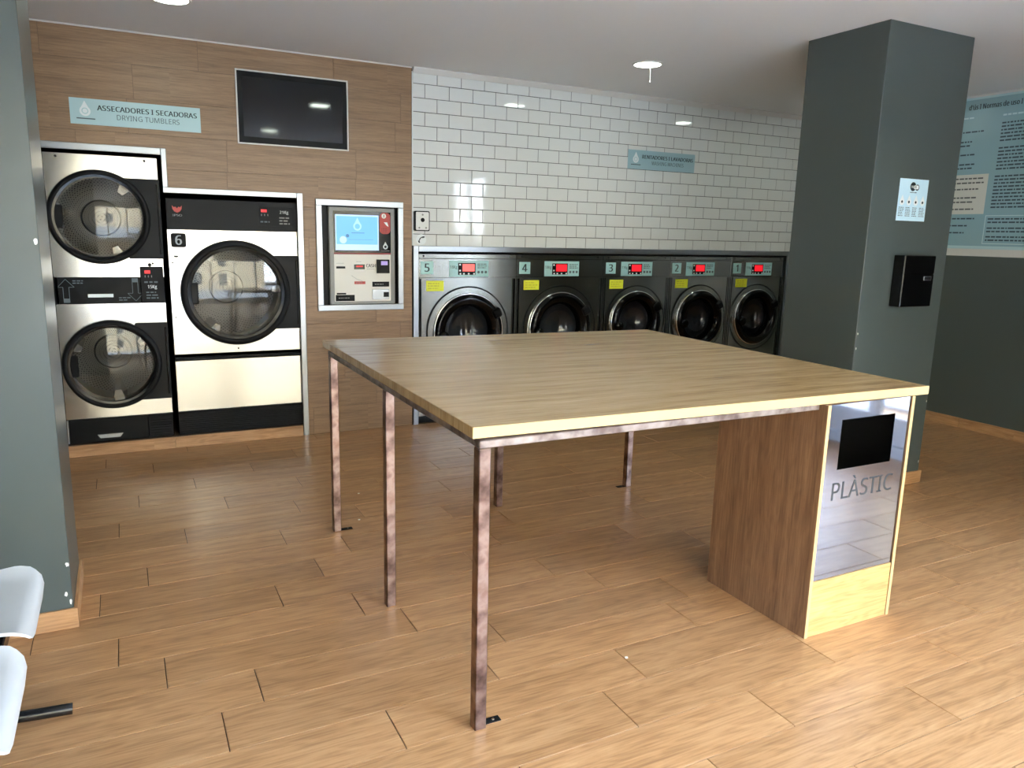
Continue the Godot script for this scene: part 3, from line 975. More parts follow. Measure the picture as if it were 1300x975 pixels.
# ------------------------------------------------------------------ payment terminal
func build_terminal():
	var o := thing("payment_terminal", "payment terminal with blue touch screen in a steel framed wall niche", "terminal", Vector3.ZERO)
	bx("frame_rail", M.steel_dull, o, -0.753, -0.081, 1.733, 1.777, 0.0005, 0.016, 0.003)
	bx("frame_rail", M.steel_dull, o, -0.753, -0.081, 0.953, 0.997, 0.0005, 0.016, 0.003)
	bx("frame_stile", M.steel_dull, o, -0.753, -0.709, 0.9975, 1.7325, 0.0005, 0.016, 0.003)
	bx("frame_stile", M.steel_dull, o, -0.125, -0.081, 0.9975, 1.7325, 0.0005, 0.016, 0.003)
	bx("niche", M.black, o, -0.73, -0.104, 0.976, 1.754, -0.06, -0.03)
	bx("housing", M.grey_plastic, o, -0.658, -0.147, 0.997, 1.727, -0.03, 0.004, 0.006)
	var sc := bx("screen_surround", M.black_gloss, o, -0.623, -0.181, 1.389, 1.696, 0.0042, 0.006, 0.001)
	var q := sc.position
	bx("touch_screen", M.screen_blue, sc, -0.611 - q.x, -0.277 - q.x, 1.408 - q.y, 1.671 - q.y, 0.0011, 0.0016)
	for e in [[-0.611, -0.277, 1.659, 1.671], [-0.611, -0.277, 1.408, 1.452], [-0.611, -0.602, 1.452, 1.659], [-0.286, -0.277, 1.452, 1.659]]:
		bx("screen_border", M.screen_pale, sc, e[0] - q.x, e[1] - q.x, e[2] - q.y, e[3] - q.y, 0.0016, 0.0018)
	put("screen_icon", prism(drop_poly(-0.442 - q.x, 1.586 - q.y, 0.032), 0.0016, 0.0019), M.screen_icon, sc)
	put("screen_icon", prism(disc_poly(-0.442 - q.x, 1.586 - q.y, 0.019), 0.0019, 0.0021), M.screen_blue, sc)
	bx("screen_line", M.screen_ink, sc, -0.488 - q.x, -0.388 - q.x, 1.535 - q.y, 1.540 - q.y, 0.0016, 0.0018)
	bx("screen_line", M.screen_ink, sc, -0.51 - q.x, -0.32 - q.x, 1.487 - q.y, 1.489 - q.y, 0.0016, 0.0018)
	put("screen_icon", prism(disc_poly(-0.552 - q.x, 1.485 - q.y, 0.027), 0.0016, 0.0019), M.screen_pale, sc)
	put("screen_icon", prism(disc_poly(-0.519 - q.x, 1.515 - q.y, 0.013), 0.0019, 0.0021), M.screen_ink, sc)
	var rs := put("red_sticker", prism(round_rect(-0.268 - q.x, -0.184 - q.x, 1.533 - q.y, 1.692 - q.y, 0.03), 0.001, 0.0016), M.red, sc)
	put("sticker_print", prism(disc_poly(-0.235 - q.x, 1.668 - q.y, 0.018), 0.0016, 0.0019), M.panel_cream, sc)
	bx("sticker_print", M.red_dark, sc, -0.238 - q.x, -0.232 - q.x, 1.657 - q.y, 1.679 - q.y, 0.0019, 0.0021)
	put("sticker_print", prism(PackedVector2Array([Vector2(-0.236 - q.x, 1.622 - q.y), Vector2(-0.208 - q.x, 1.622 - q.y), Vector2(-0.198 - q.x, 1.588 - q.y), Vector2(-0.215 - q.x, 1.598 - q.y)]), 0.0016, 0.0019), M.panel_cream, sc)
	print_lines(sc, -0.258 - q.x, -0.198 - q.x, 1.545 - q.y, 1.58 - q.y, 3, 0.0019, M.red_dark)
	put("drop_logo", prism(drop_poly(-0.224 - q.x, 1.437 - q.y, 0.019), 0.001, 0.0014), M.print_white, sc)
	put("drop_logo", prism(disc_poly(-0.224 - q.x, 1.437 - q.y, 0.010), 0.0014, 0.0017), M.black, sc)
	bx("logo_line", M.grey_plastic, sc, -0.256 - q.x, -0.192 - q.x, 1.404 - q.y, 1.407 - q.y, 0.001, 0.0014)
	bx("red_line", M.red_dark, o, -0.623, -0.181, 1.378, 1.389, 0.0042, 0.006)
	var wp := bx("payment_panel", M.panel_cream, o, -0.624, -0.183, 1.021, 1.377, 0.0042, 0.006, 0.001)
	var at := func(px: float, py: float) -> Vector2: return Vector2(-0.6235 + (px - 423.0) * 0.00616, 1.3795 - (py - 322.0) * 0.00597) - Vector2(wp.position.x, wp.position.y)
	var patch := func(called: String, m: Material, x0: float, y0: float, x1: float, y1: float, d: float) -> MeshInstance3D:
		var a: Vector2 = at.call(x0, y0)
		var b: Vector2 = at.call(x1, y1)
		return bx(called, m, wp, a.x, b.x, b.y, a.y, 0.0009, 0.0009 + d, 0.0008)
	patch.call("card_slot", M.black, 425.4, 337.5, 436.5, 340.2, 0.003)
	patch.call("price_display", M.black_gloss, 447.5, 335.0, 461.0, 341.2, 0.003)
	patch.call("price_digits", M.led_small, 450.0, 336.6, 458.5, 338.4, 0.0034)
	var ca: Vector2 = at.call(463.0, 338.6)
	letters(wp, "CASH", 0.024, Vector3(ca.x, ca.y, 0.001), M.ink, true, 0.072)
	patch.call("card_reader", M.black, 476.0, 328.5, 491.6, 346.0, 0.03)
	patch.call("reader_screen", M.lilac, 480.5, 330.5, 489.0, 335.6, 0.0312)
	patch.call("reader_keypad", M.charcoal, 480.5, 336.4, 489.0, 342.8, 0.0312)
	patch.call("red_label", M.red, 447.7, 356.5, 461.5, 360.0, 0.0012)
	patch.call("black_label", M.black, 470.4, 357.0, 492.3, 363.5, 0.0014)
	patch.call("coin_tray", M.steel_dull, 470.4, 367.0, 492.3, 380.0, 0.006)
	patch.call("coin_cup", M.charcoal, 484.6, 370.5, 491.6, 376.8, 0.0066)
	patch.call("black_label", M.black, 424.0, 373.6, 447.7, 381.5, 0.0014)
	patch.call("note_slot", M.black, 425.4, 371.0, 437.0, 373.0, 0.003)
	for e in [[473.5, 359.3, 489.0, 361.3], [427.5, 376.5, 446.0, 378.5], [449.3, 357.4, 460.0, 359.0], [450.0, 331.0, 459.0, 332.0], [463.5, 340.4, 475.0, 341.4], [425.5, 333.2, 435.5, 334.0]]:
		var a: Vector2 = at.call(e[0], e[3])
		var b: Vector2 = at.call(e[1 + 1], e[1])
		print_lines(wp, a.x, b.x, a.y, b.y, 1, 0.0026, M.grey_plastic if e[1] > 355.0 else M.ink_grey)
	var h0: Vector2 = at.call(444.0, 349.0)      # sketched hand above the red label
	put("hand_print", tube([Vector3(h0.x, h0.y, 0.001), Vector3(h0.x + 0.03, h0.y - 0.02, 0.001), Vector3(h0.x + 0.045, h0.y - 0.03, 0.001), Vector3(h0.x + 0.085, h0.y - 0.042, 0.001)], 0.0012, 6), M.grey_plastic, wp)

# ------------------------------------------------------------------ washers
func build_washers():
	var edges := [[5, 0.048, 0.928], [4, 0.932, 1.808], [3, 1.812, 2.558], [2, 2.562, 3.312], [1, 3.316, 4.026]]
	var say := {5: "steel washing machine numbered 5, next to the wood wall", 4: "steel washing machine numbered 4, wide, second from the wood wall", 3: "steel washing machine numbered 3 in the middle of the row", 2: "steel washing machine numbered 2, second from the pillar", 1: "steel washing machine numbered 1, partly behind the pillar end of the row"}
	for e in edges: washer(e[0], e[1], e[2], say[e[0]])

func washer(num: int, x0: float, x1: float, label: String):
	var big := num >= 4
	var R := 0.37 if big else 0.333
	var cy := 0.757 if big else 0.787
	var w := x1 - x0
	var cx := w / 2 + (0.002 if big else 0.0)
	var o := thing("washing_machine", label, "washing machine", Vector3(x0, 0, -0.02), "row of numbered washing machines")
	var st := begin()
	add_box(st, Vector3(0, 0.06, -0.8), Vector3(w, 1.388, -0.45))
	add_box(st, Vector3(0, 0.06, -0.45), Vector3(0.004, 1.388, -0.006))
	add_box(st, Vector3(w - 0.004, 0.06, -0.45), Vector3(w, 1.388, -0.006))
	add_box(st, Vector3(0.004, 1.384, -0.45), Vector3(w - 0.004, 1.388, -0.006))
	put("casing", st.commit(), M.charcoal, o)
	bx("top_strip", M.steel_washer, o, 0.0, w, 1.351, 1.386, -0.006, 0.001, 0.002)
	for xx in [0.05, w - 0.06]: screw(o, xx, 1.37, 0.001, 0.007)
	bx("fascia", M.steel_washer, o, 0.0, w, 1.199, 1.349, -0.006, 0.0, 0.002)
	put("front_panel", holed_plate(0.0, w, 0.06, 1.197, cx, cy, R * 0.83, -0.006, 0.0), M.steel_washer, o)
	bx("plinth", M.black, o, 0.01, w - 0.01, 0.0, 0.058, -0.4, -0.02)
	for xx in [0.006, w - 0.032]:
		var guard := bx("corner_guard", M.black_gloss, o, xx, xx + 0.026, 0.1, 1.188, 0.0005, 0.006, 0.002)
		bx("guard_edge", M.steel_washer, guard, -0.013, -0.009, -0.544, 0.544, 0.0028, 0.005, 0.001)
		bx("guard_edge", M.steel_washer, guard, 0.009, 0.013, -0.544, 0.544, 0.0028, 0.005, 0.001)
	# number plate, control panel, yellow notice
	var np := bx("number_plate", M.plate_blue, o, 0.025, 0.132, 1.226, 1.326, 0.0002, 0.002, 0.001)
	letters(np, str(num), 0.062, Vector3(0, -0.031, 0.0012), M.ink, true, 0.0, HORIZONTAL_ALIGNMENT_CENTER)
	var kx := 0.27 if big else 0.19
	var cp := bx("control_panel", M.plate_blue, o, kx, kx + 0.35, 1.205, 1.334, 0.0002, 0.004, 0.001)
	bx("display", M.black, cp, -0.098, 0.057, -0.05, 0.046, 0.0018, 0.004, 0.001)
	bx("red_screen", M.led_pale if num == 5 else M.led_red, cp, -0.06, 0.048, -0.022, 0.038, 0.004, 0.005, 0.0005)
	for q in [[-0.09, 0.026], [-0.09, -0.022], [-0.086, -0.048], [-0.055, -0.048], [-0.012, -0.048], [0.036, -0.048]]:
		bx("button", M.print_white, cp, q[0], q[0] + 0.015, q[1], q[1] + 0.013, 0.004, 0.0052, 0.0005)
	letters(cp, "18Kg" if big else "11Kg", 0.022, Vector3(-0.168, -0.006, 0.0018), M.ink, false, 0.062)
	print_lines(cp, 0.075, 0.165, 0.0, 0.045, 3, 0.0023, M.ink_grey)
	for k in 3: put("program_icon", prism(disc_poly(0.085 + k * 0.033, -0.028, 0.011, 12), 0.0018, 0.0024), M.ink_grey, cp)
	var ys := bx("yellow_notice", M.yellow, o, 0.072, 0.072 + 0.15, 1.09, 1.172, 0.0002, 0.001)
	print_lines(ys, -0.06, 0.06, -0.03, 0.03, 3, 0.0008, M.yellow_ink)
	# door: steel dish, chrome edge, black ring, glass bowl, knob and hinge
	var d := Node3D.new()
	d.name = "door"
	o.add_child(d)
	d.position = Vector3(cx, cy, 0)
	var rb := R * 0.82
	var rg := R * 0.56
	put("dish_edge", lathe([Vector2(R, 0.0), Vector2(R, 0.006), Vector2(R * 0.972, 0.006), Vector2(R * 0.972, 0.002)], 96), M.black, d)
	put("dish", lathe([Vector2(R * 0.972, 0.003), Vector2(R * 0.968, 0.0078), Vector2(rb + 0.01, 0.008)], 96), M.steel_washer, d)
	put("chrome_edge", lathe([Vector2(rb + 0.01, 0.008), Vector2(rb + 0.009, 0.026), Vector2(rb + 0.003, 0.03), Vector2(rb - 0.003, 0.026)], 96, true), M.chrome, d)
	put("door_ring", lathe([Vector2(rb + 0.002, 0.027), Vector2(rb - 0.012, 0.05), Vector2(rb - 0.035, 0.056), Vector2(rb - 0.06, 0.048), Vector2(rg + 0.008, 0.026), Vector2(rg, 0.01), Vector2(rg - 0.004, -0.05)], 96, true), M.black_gloss, d)
	var prof := []
	for k in 9:
		var t := float(k) / 8.0
		prof.append(Vector2((rg - 0.004) * cos(t * PI / 2), -0.005 - 0.13 * sin(t * PI / 2)))
	put("glass_bowl", lathe(prof, 72, true), M.bowl_glass, d)
	put("handle", lathe([Vector2(0.04, 0.04), Vector2(0.04, 0.085), Vector2(0.032, 0.094), Vector2(0.0, 0.096)], 32, true), M.black_gloss, d, Vector3(-rg - 0.035, -0.03, 0))
	var hg := bx("hinge", M.black, d, rb - 0.06, rb + 0.02, -0.04, 0.04, 0.03, 0.075, 0.012)
	hg.rotation.z = 0.5
	hg.position = Vector3(rb * 0.93 * cos(0.55), rb * 0.93 * sin(0.55), 0.05)
	var drum := Node3D.new()
	drum.name = "drum"
	o.add_child(drum)
	drum.position = Vector3(cx, cy, 0)
	put("drum_wall", lathe([Vector2(rg + 0.002, -0.05), Vector2(rg + 0.05, -0.06), Vector2(rg + 0.05, -0.44)], 60, false, 50.0, 24.0), M.drum_washer, drum)
	put("drum_back", lathe([Vector2(rg + 0.05, -0.44), Vector2(0.05, -0.435), Vector2(0.0, -0.43)], 60), M.drum_washer, drum)

# ------------------------------------------------------------------ signs, television and other wall things
func drop_sign(o: Node3D, w: float, h: float, line1: String, line2: String):
	var z := 0.0022
	put("drop_logo", prism(drop_poly(-w / 2 + 0.085, 0.002, 0.031), z, z + 0.0006), M.print_white, o)
	var st := begin()
	add_ring(st, disc_poly(-w / 2 + 0.085, 0.003, 0.019), disc_poly(-w / 2 + 0.085, 0.003, 0.014), z + 0.0009)
	put("drop_logo", st.commit(), M.sign_blue, o)
	bx("logo_line", M.ink_grey, o, -w / 2 + 0.035, -w / 2 + 0.14, -0.047, -0.040, z, z + 0.0005)
	var x := -w / 2 + 0.155
	letters(o, line1, 0.030, Vector3(x, 0.012, z), M.ink, true, w - 0.178)
	letters(o, line2, 0.030, Vector3(x + (w - 0.178) * 0.5, -0.038, z), M.ink_grey, false, (w - 0.178) * 0.63, HORIZONTAL_ALIGNMENT_CENTER)

func build_wall_things():
	var o := thing("wall_sign", "pale blue sign reading ASSECADORES SECADORAS on the wood wall", "sign", Vector3(-1.893, 2.258, 0.0005))
	bx("board", M.sign_blue, o, -0.384, 0.384, -0.079, 0.079, 0.0, 0.002)
	drop_sign(o, 0.768, 0.158, "ASSECADORES I SECADORAS", "DRYING TUMBLERS")
	o = thing("wall_sign", "blue sign reading RENTADORES LAVADORAS on the white tiles", "sign", Vector3(2.376, 2.233, 0.001))
	bx("board", M.sign_blue_washer, o, -0.375, 0.375, -0.082, 0.082, 0.0, 0.002)
	drop_sign(o, 0.75, 0.164, "RENTADORES I LAVADORAS", "WASHING MACHINES")
	o = thing("television", "black flat television in a thin white frame on the wood wall", "television", Vector3(-0.887, 2.373, 0.0))
	for e in [[-0.388, 0.388, 0.236, 0.245], [-0.388, 0.388, -0.245, -0.236], [-0.388, -0.379, -0.236, 0.236], [0.379, 0.388, -0.236, 0.236]]:
		bx("white_trim", M.panel_cream, o, e[0], e[1], e[2], e[3], 0.0005, 0.014, 0.001)
	bx("bezel", M.black, o, -0.3785, 0.3785, -0.2355, 0.2355, 0.0005, 0.008, 0.001)
	bx("screen", M.tv_glass, o, -0.345, 0.345, -0.195, 0.2, 0.0081, 0.009)
	o = thing("intercom", "black framed white intercom at the corner of the tiles", "intercom", Vector3(0.069, 1.64, 0.001))
	put("housing", prism(round_rect(-0.062, 0.062, -0.077, 0.077, 0.012), 0.0, 0.026), M.black, o)
	put("face_plate", prism(round_rect(-0.052, 0.054, -0.069, 0.069, 0.008), 0.026, 0.03), M.white_plastic, o)
	put("speaker", lathe([Vector2(0.016, 0.03), Vector2(0.016, 0.034), Vector2(0, 0.035)], 24), M.black, o, Vector3(0.002, 0.008, 0))
	for q in [[-0.026, -0.052], [0.03, -0.052], [0.002, 0.048]]:
		put("button", lathe([Vector2(0.007, 0.03), Vector2(0.007, 0.033), Vector2(0, 0.034)], 16), M.grey_plastic, o, Vector3(q[0], q[1], 0))
	o = thing("phone_sticker", "round white sticker with a black handset under the intercom", "sticker", Vector3(0.07, 1.497, 0.0005))
	put("disc", prism(disc_poly(0, 0, 0.042), 0.0, 0.0008), M.print_white, o)
	var pts := []
	for k in 9:
		var t := PI * (0.55 + 0.42 * k / 8.0)
		pts.append(Vector3(0.022 + 0.04 * cos(t), -0.02 + 0.042 * sin(t), 0.0008))
	put("handset", tube(pts, 0.004, 8), M.ink, o)
	put("handset", tube([Vector3(-0.022, -0.008, 0.0008), Vector3(-0.014, -0.024, 0.0008)], 0.006, 8), M.ink, o)
	put("handset", tube([Vector3(0.008, 0.016, 0.0008), Vector3(0.026, 0.022, 0.0008)], 0.006, 8), M.ink, o)
	# poster and letter box on the pillar
	o = thing("wifi_poster", "pale blue wifi notice with four white drops on the pillar", "poster", Vector3(2.195, 1.811, 2.6755))
	bx("sheet", mat(c(196, 226, 238), 0.35), o, -0.13, 0.13, -0.122, 0.122, 0.0, 0.001)
	var z := 0.0012
	put("badge", prism(disc_poly(-0.008, 0.078, 0.026), z, z + 0.0003), M.ink, o)
	put("badge", prism(disc_poly(0.03, 0.074, 0.018), z, z + 0.0003), M.ink, o)
	put("badge", prism(round_rect(-0.002, 0.042, 0.064, 0.086, 0.009), z + 0.0003, z + 0.0006), M.print_white, o)
	letters(o, "Wi", 0.014, Vector3(-0.026, 0.07, z + 0.0004), M.print_white, true)
	letters(o, "Fi", 0.014, Vector3(0.008, 0.068, z + 0.0007), M.ink, true)
	print_lines(o, -0.03, 0.03, 0.038, 0.05, 1, z, M.ink_grey)
	for k in 4:
		put("drop", prism(drop_poly(-0.093 + k * 0.062, -0.012, 0.02), z, z + 0.0003), M.print_white, o)
		put("icon", prism(disc_poly(-0.093 + k * 0.062, -0.012, 0.008, 10), z + 0.0003, z + 0.0006), M.ink, o)
		print_lines(o, -0.117 + k * 0.062, -0.068 + k * 0.062, -0.098, -0.04, 6, z, M.ink_grey)
	o = thing("letter_box", "flat black metal letter box mounted on the pillar", "box", Vector3(2.232, 1.333, 2.6755))
	bx("body", M.black_gloss, o, -0.14, 0.14, -0.153, 0.153, 0.0, 0.075, 0.003)
	bx("flap", M.black_gloss, o, -0.138, 0.138, 0.046, 0.151, 0.0755, 0.079, 0.002)
	bx("front", M.black_gloss, o, -0.138, 0.138, -0.151, 0.04, 0.0755, 0.078, 0.002)
	bx("name_holder", M.steel_dull, o, 0.045, 0.115, 0.005, 0.03, 0.0782, 0.081, 0.001)
	bx("name_card", M.black, o, 0.05, 0.11, 0.009, 0.026, 0.081, 0.0815)
	# rules board on the side wall
	o = thing("rules_board", "large blue rules board headed Normas de uso on the side wall", "sign", Vector3(XR - 0.0005, 2.135, 2.1))
	o.rotation.y = -PI / 2
	var st := begin()
	quad(st, Vector3(-1.0, -0.585, 0.006), Vector3(1.0, -0.585, 0.006), Vector3(1.0, 0.6, 0.006), Vector3(-1.0, 0.6, 0.006), Vector3(0, 0, 1), [Vector2(0, 1), Vector2(1, 1), Vector2(1, 0), Vector2(0, 0)])
	put("printed_sheet", st.commit(), M.rules, o)
	bx("backing", M.sign_blue, o, -1.02, 1.02, -0.61, 0.617, 0.0, 0.0055, 0.002)
	for e in [[-1.02, 1.02, 0.601, 0.617], [-1.02, 1.02, -0.61, -0.592]]:
		bx("edge_strip", M.sign_blue, o, e[0], e[1], e[2], e[3], 0.0056, 0.009, 0.001)
	letters(o, "d'ús I Normas de uso I", 0.038, Vector3(-0.565, 0.52, 0.0062), M.ink, true, 0.43)

# ------------------------------------------------------------------ table and bin
func build_table():
	var o := thing("folding_table", "large square wood topped folding table on raw steel legs", "table", Vector3.ZERO)
	var top := Node3D.new()
	top.name = "table_top"
	o.add_child(top)
	# the top sits a touch lower at its right end
	var a := Vector3(-1.167, 1.0, 0)
	var e := Vector3(0.868, 0.986, 0)
	top.position = (a + e) / 2 + Vector3(0, 0, 2.855)
	top.rotation = Vector3(0, -0.008, atan2(e.y - a.y, e.x - a.x))
	var hx := (e - a).length() / 2
	var hz := 0.962
	bx("surface", M.table_top, top, -hx + 0.002, hx - 0.002, -0.034, 0.0, -hz + 0.002, hz - 0.002, 0.001, 0, Vector2(0.01, 0.46))
	bx("front_edge", M.edge_band, top, -hx, hx, -0.034, -0.0005, hz - 0.0018, hz, 0.0006)
	bx("back_edge", M.edge_band, top, -hx, hx, -0.034, -0.0005, -hz, -hz + 0.0018, 0.0006)
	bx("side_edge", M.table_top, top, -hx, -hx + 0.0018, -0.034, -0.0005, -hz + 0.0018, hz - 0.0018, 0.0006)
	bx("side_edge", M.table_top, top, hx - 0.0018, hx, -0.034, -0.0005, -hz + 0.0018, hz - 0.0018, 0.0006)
	var t := 0.02
	for q in [[-1.132, 1.985, 0], [-1.132, 2.885, 1], [-1.132, 3.785, 0], [-0.188, 1.985, 1], [0.723, 1.985, 2]]:
		bx("leg", M.raw_steel, o, q[0] - t, q[0] + t, 0.0, 0.93, q[1] - t, q[1] + t, 0.003)
	for q in [[1.985], [3.785]]:
		var x1: float = 0.743 if q[0] < 3.0 else 0.258
		bx("rail", M.steel_rail, o, -1.152, x1, 0.931, 0.957, q[0] - t, q[0] + t, 0.003)
	for x in [-1.132, 0.723]:
		bx("rail", M.steel_rail, o, x - t, x + t, 0.931, 0.957, 2.006, 3.764 if x < 0 else 3.25, 0.003)
	# small feet screwed to the floor
	for q in [[-1.085, 3.775], [-1.085, 1.985], [0.678, 1.985]]:
		var f := bx("floor_bracket", M.charcoal, o, q[0] - 0.03, q[0] + 0.035, 0.0005, 0.004, q[1] - 0.014, q[1] + 0.014, 0.001)
		put("screw", lathe([Vector2(0.006, 0), Vector2(0.004, 0.002), Vector2(0, 0.0025)], 12), M.steel, f, Vector3(0.008, 0.002, 0)).rotation.x = -PI / 2

func build_bin():
	var o := thing("waste_bin_cabinet", "wooden waste bin cabinet with mirror front lettered PLÀSTIC under the table", "bin", Vector3(0.27, 0, 3.835))
	var w := 0.497
	var d := 0.572
	var h := 0.9525
	bx("side_panel", M.bin_side, o, 0.0, 0.016, 0.0, h, -d, -0.0015, 0.0008, 1, Vector2(0.2, 0.3))
	bx("edge_strip", M.edge_band, o, 0.0, 0.016, 0.0, h, -0.0014, 0.0, 0.0003)
	bx("side_panel", M.bin_side, o, w - 0.016, w, 0.0, h, -d, -0.0015, 0.0008, 1, Vector2(0.6, 0.7))
	bx("edge_strip", M.edge_band, o, w - 0.016, w, 0.0, h, -0.0014, 0.0, 0.0003)
	bx("back_panel", M.bin_side, o, 0.0165, w - 0.0165, 0.0, h, -d, -d + 0.016, 0.0008, 1)
	bx("kick_panel", M.bin_front, o, 0.0165, w - 0.0165, 0.0, 0.236, -0.022, -0.004, 0.001, 0, Vector2(0.3, 0.2))
	bx("lid_panel", M.bin_side, o, 0.0165, w - 0.0165, h - 0.012, h, -d + 0.017, -0.022)
	# mirror plate with a square hole
	var st := begin()
	var x0 := 0.018
	var x1 := w - 0.018
	var y0 := 0.24
	var y1 := h - 0.001
	var hx0 := 0.089
	var hx1 := 0.394
	var hy0 := 0.69
	var hy1 := 0.889
	for q in [[x0, x1, y0, hy0], [x0, x1, hy1, y1], [x0, hx0, hy0, hy1], [hx1, x1, hy0, hy1]]:
		quad(st, Vector3(q[0], q[2], -0.006), Vector3(q[1], q[2], -0.006), Vector3(q[1], q[3], -0.006), Vector3(q[0], q[3], -0.006), Vector3(0, 0, 1))
		quad(st, Vector3(q[0], q[2], -0.009), Vector3(q[1], q[2], -0.009), Vector3(q[1], q[3], -0.009), Vector3(q[0], q[3], -0.009), Vector3(0, 0, -1))
	for q in [[hx0, hy0, hx1, hy0, Vector3(0, 1, 0)], [hx0, hy1, hx1, hy1, Vector3(0, -1, 0)], [hx0, hy0, hx0, hy1, Vector3(1, 0, 0)], [hx1, hy0, hx1, hy1, Vector3(-1, 0, 0)],
			[x0, y0, x1, y0, Vector3(0, -1, 0)], [x0, y1, x1, y1, Vector3(0, 1, 0)], [x0, y0, x0, y1, Vector3(-1, 0, 0)], [x1, y0, x1, y1, Vector3(1, 0, 0)]]:
		quad(st, Vector3(q[0], q[1], -0.009), Vector3(q[2], q[3], -0.009), Vector3(q[2], q[3], -0.006), Vector3(q[0], q[1], -0.006), q[4])
	var mp := put("mirror_plate", st.commit(), M.mirror, o)
	letters(mp, "PLÀSTIC", 0.067, Vector3(0.074, 0.567, -0.0058), M.engraved, false, 0.35)
	# the black bag compartment behind the hole
	st = begin()
	add_box(st, Vector3(0.02, 0.25, -d + 0.03), Vector3(w - 0.02, 0.93, -d + 0.04))
	add_box(st, Vector3(0.02, 0.25, -d + 0.04), Vector3(0.024, 0.93, -0.012))
	add_box(st, Vector3(w - 0.024, 0.25, -d + 0.04), Vector3(w - 0.02, 0.93, -0.012))
	add_box(st, Vector3(0.024, 0.25, -d + 0.04), Vector3(w - 0.024, 0.254, -0.012))
	add_box(st, Vector3(0.024, 0.926, -d + 0.04), Vector3(w - 0.024, 0.93, -0.012))
	put("compartment", st.commit(), M.void, o)

# ------------------------------------------------------------------ bench
func seat_shell() -> ArrayMesh:
	var key := [Vector2(0.232, 0.405), Vector2(0.232, 0.432), Vector2(0.214, 0.452), Vector2(0.17, 0.458), Vector2(0.05, 0.446), Vector2(-0.1, 0.436), Vector2(-0.18, 0.44), Vector2(-0.225, 0.475), Vector2(-0.245, 0.55), Vector2(-0.268, 0.66), Vector2(-0.29, 0.76), Vector2(-0.305, 0.84)]
	var curve := Curve2D.new()
	for i in key.size():
		var a: Vector2 = key[max(i - 1, 0)]
		var b: Vector2 = key[min(i + 1, key.size() - 1)]
		curve.add_point(key[i], (a - b) / 6.0, (b - a) / 6.0)
	var nu := 44
	var nv := 22
	var total := curve.get_baked_length()
	var grid := []
	for i in nu + 1:
		var s := total * i / nu
		var p := curve.sample_baked(s, true)
		var edge: float = min(s, total - s)
		var r := 0.11
		var half := 0.232
		if edge < r: half -= r - sqrt(max(0.0, r * r - (r - edge) * (r - edge)))
		var rowp := []
		for j in nv + 1:
			var v := 2.0 * j / nv - 1.0
			var lift := 0.02 * pow(abs(v), 5.0) * smoothstep(0.02, 0.12, edge)
			rowp.append(Vector3(p.x + (lift if p.y > 0.5 else 0.0), p.y + (lift if p.y <= 0.5 else 0.0), v * half))
		grid.append(rowp)
	var nrm := []
	for i in nu + 1:
		var rown := []
		for j in nv + 1:
			var du: Vector3 = grid[min(i + 1, nu)][j] - grid[max(i - 1, 0)][j]
			var dv: Vector3 = grid[i][min(j + 1, nv)] - grid[i][max(j - 1, 0)]
			rown.append(dv.cross(du).normalized() * (-1.0 if dv.cross(du).normalized().dot(Vector3(0.6, 0.8, 0)) < 0 else 1.0))
		nrm.append(rown)
	var st := begin()
	var th := 0.009
	var Z := [Vector2.ZERO, Vector2.ZERO, Vector2.ZERO]
	for i in nu:
		for j in nv:
			for side in [1.0, -1.0]:
				var ps := []
				var ns := []
				for q in [[0, 0], [1, 0], [1, 1], [0, 1]]:
					var n: Vector3 = nrm[i + q[0]][j + q[1]]
					ps.append(grid[i + q[0]][j + q[1]] + (Vector3.ZERO if side > 0 else -n * th))
					ns.append(n * side)
				tri(st, [ps[0], ps[1], ps[2]], [ns[0], ns[1], ns[2]], Z)
				tri(st, [ps[0], ps[2], ps[3]], [ns[0], ns[2], ns[3]], Z)
	for i in nu:
		for j in [0, nv]:
			var o := Vector3(0, 0, -1.0 if j == 0 else 1.0)
			quad(st, grid[i][j], grid[i + 1][j], grid[i + 1][j] - nrm[i + 1][j] * th, grid[i][j] - nrm[i][j] * th, o)
	for j in nv:
		for i in [0, nu]:
			var o := Vector3(0.3, -1, 0) if i == 0 else Vector3(0, 1, 0)
			quad(st, grid[i][j], grid[i][j + 1], grid[i][j + 1] - nrm[i][j + 1] * th, grid[i][j] - nrm[i][j] * th, o.normalized())
	return st.commit()

func build_bench():
	var o := thing("waiting_bench", "white plastic shell seats on a black beam by the pillar", "bench", Vector3(-2.575, 0, 3.53))
	var shell := seat_shell()
	for z in [-0.265, 0.265]:
		var s := put("seat_shell", shell, M.bench_plastic, o, Vector3(0, 0, z))
		for q in [[0.2, 0.225], [0.186, 0.228]]:
			put("bolt", lathe([Vector2(0.004, 0), Vector2(0, 0.002)], 10), M.black, s, Vector3(q[0], 0.4575, 0.175)).rotation.x = -PI / 2
	for x in [-0.06, 0.115]:
		bx("beam", M.tube_black, o, x, x + 0.045, 0.37, 0.41, -0.52, 0.52, 0.004)
	for z in [-0.265, 0.265]:
		bx("seat_bracket", M.tube_black, o, -0.15, 0.16, 0.411, 0.425, z - 0.1, z + 0.1, 0.003)
	for z in [-0.36, 0.36]:
		put("leg", tube([Vector3(-0.03, 0.03, z), Vector3(-0.03, 0.37, z)], 0.025), M.tube_black, o)
		var pts := [Vector3(-0.32, 0.018, z), Vector3(-0.18, 0.026, z), Vector3(-0.03, 0.034, z), Vector3(0.1, 0.033, z), Vector3(0.18, 0.026, z), Vector3(0.285, 0.0185, z)]
		put("foot", tube(pts, 0.018), M.tube_black, o)

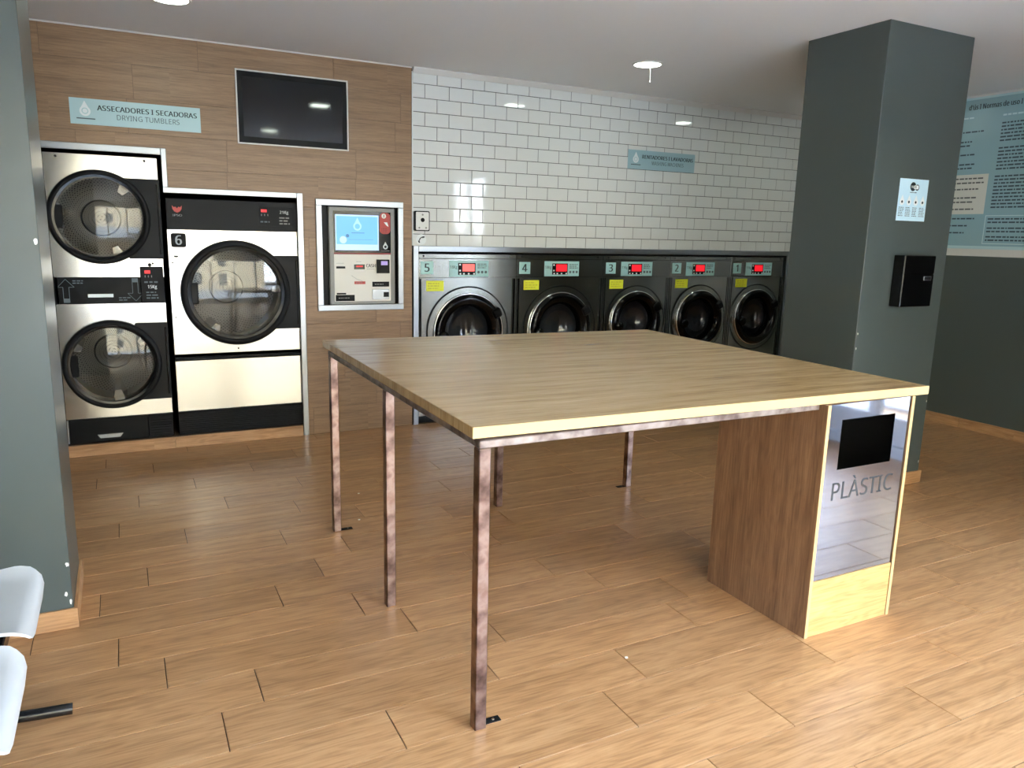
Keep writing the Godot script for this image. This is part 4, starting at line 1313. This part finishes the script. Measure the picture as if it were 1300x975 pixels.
# ------------------------------------------------------------------ lamps
func build_lamps():
	var say := ["round white ceiling lamp with a thread hanging from it, above the washers", "round ceiling lamp in front of the dryers", "round ceiling lamp above the alcove by the rules board", "round ceiling lamp above the back of the table", "round ceiling lamp near the entrance"]
	var at := [Vector2(1.396, 1.045), Vector2(-1.72, 0.93), Vector2(3.39, 1.0), Vector2(-0.19, 2.2), Vector2(-0.27, 4.56)]
	for k in at.size():
		var o := thing("ceiling_lamp", say[k], "lamp", Vector3(at[k].x, H, at[k].y), "round ceiling lamps")
		var rim := put("rim", lathe([Vector2(0.108, 0.0), Vector2(0.108, 0.006), Vector2(0.1, 0.011), Vector2(0.094, 0.008)], 48, true), M.white_plastic, o)
		rim.rotation.x = PI / 2
		var df := put("diffuser", lathe([Vector2(0.094, 0.008), Vector2(0.05, 0.0095), Vector2(0.0, 0.01)], 48, true), M.lamp, o)
		df.rotation.x = PI / 2
		var l := AreaLight3D.new()
		l.name = "glow"
		l.area_size = Vector2(0.165, 0.165)
		l.light_color = Color(0.94, 1.0, 0.93)
		l.light_energy = 0.09
		l.shadow_enabled = true
		l.rotation.x = -PI / 2
		l.position.y = -0.014
		o.add_child(l)
		if k == 0:
			put("thread", tube([Vector3(0.01, -0.012, 0.02), Vector3(0.014, -0.12, 0.02)], 0.0012, 6), M.white_plastic, o)
			put("thread_knot", lathe([Vector2(0.0, -0.006), Vector2(0.005, 0.0), Vector2(0.0, 0.006)], 10, true), M.white_plastic, o, Vector3(0.014, -0.124, 0.02))

func build_crumbs():
	for q in [[-0.869, 1.468, "tiny white crumb on the floor behind the table towards the dryers"], [-0.984, 1.885, "tiny white crumb on the floor beside the rear table leg"], [-0.4575, 3.649, "small pale crumb on a floor joint in front of the table"]]:
		var o := thing("crumb", q[2], "crumb", Vector3(q[0], 0.0, q[1]), "crumbs on the floor")
		var st := begin()
		add_prism(st, PackedVector2Array([Vector2(-0.006, -0.003), Vector2(0.004, -0.005), Vector2(0.007, 0.002), Vector2(0.0, 0.006), Vector2(-0.005, 0.004)]), 0.0, 0.003)
		put("flake", st.commit(), M.chip, o).rotation.x = -PI / 2
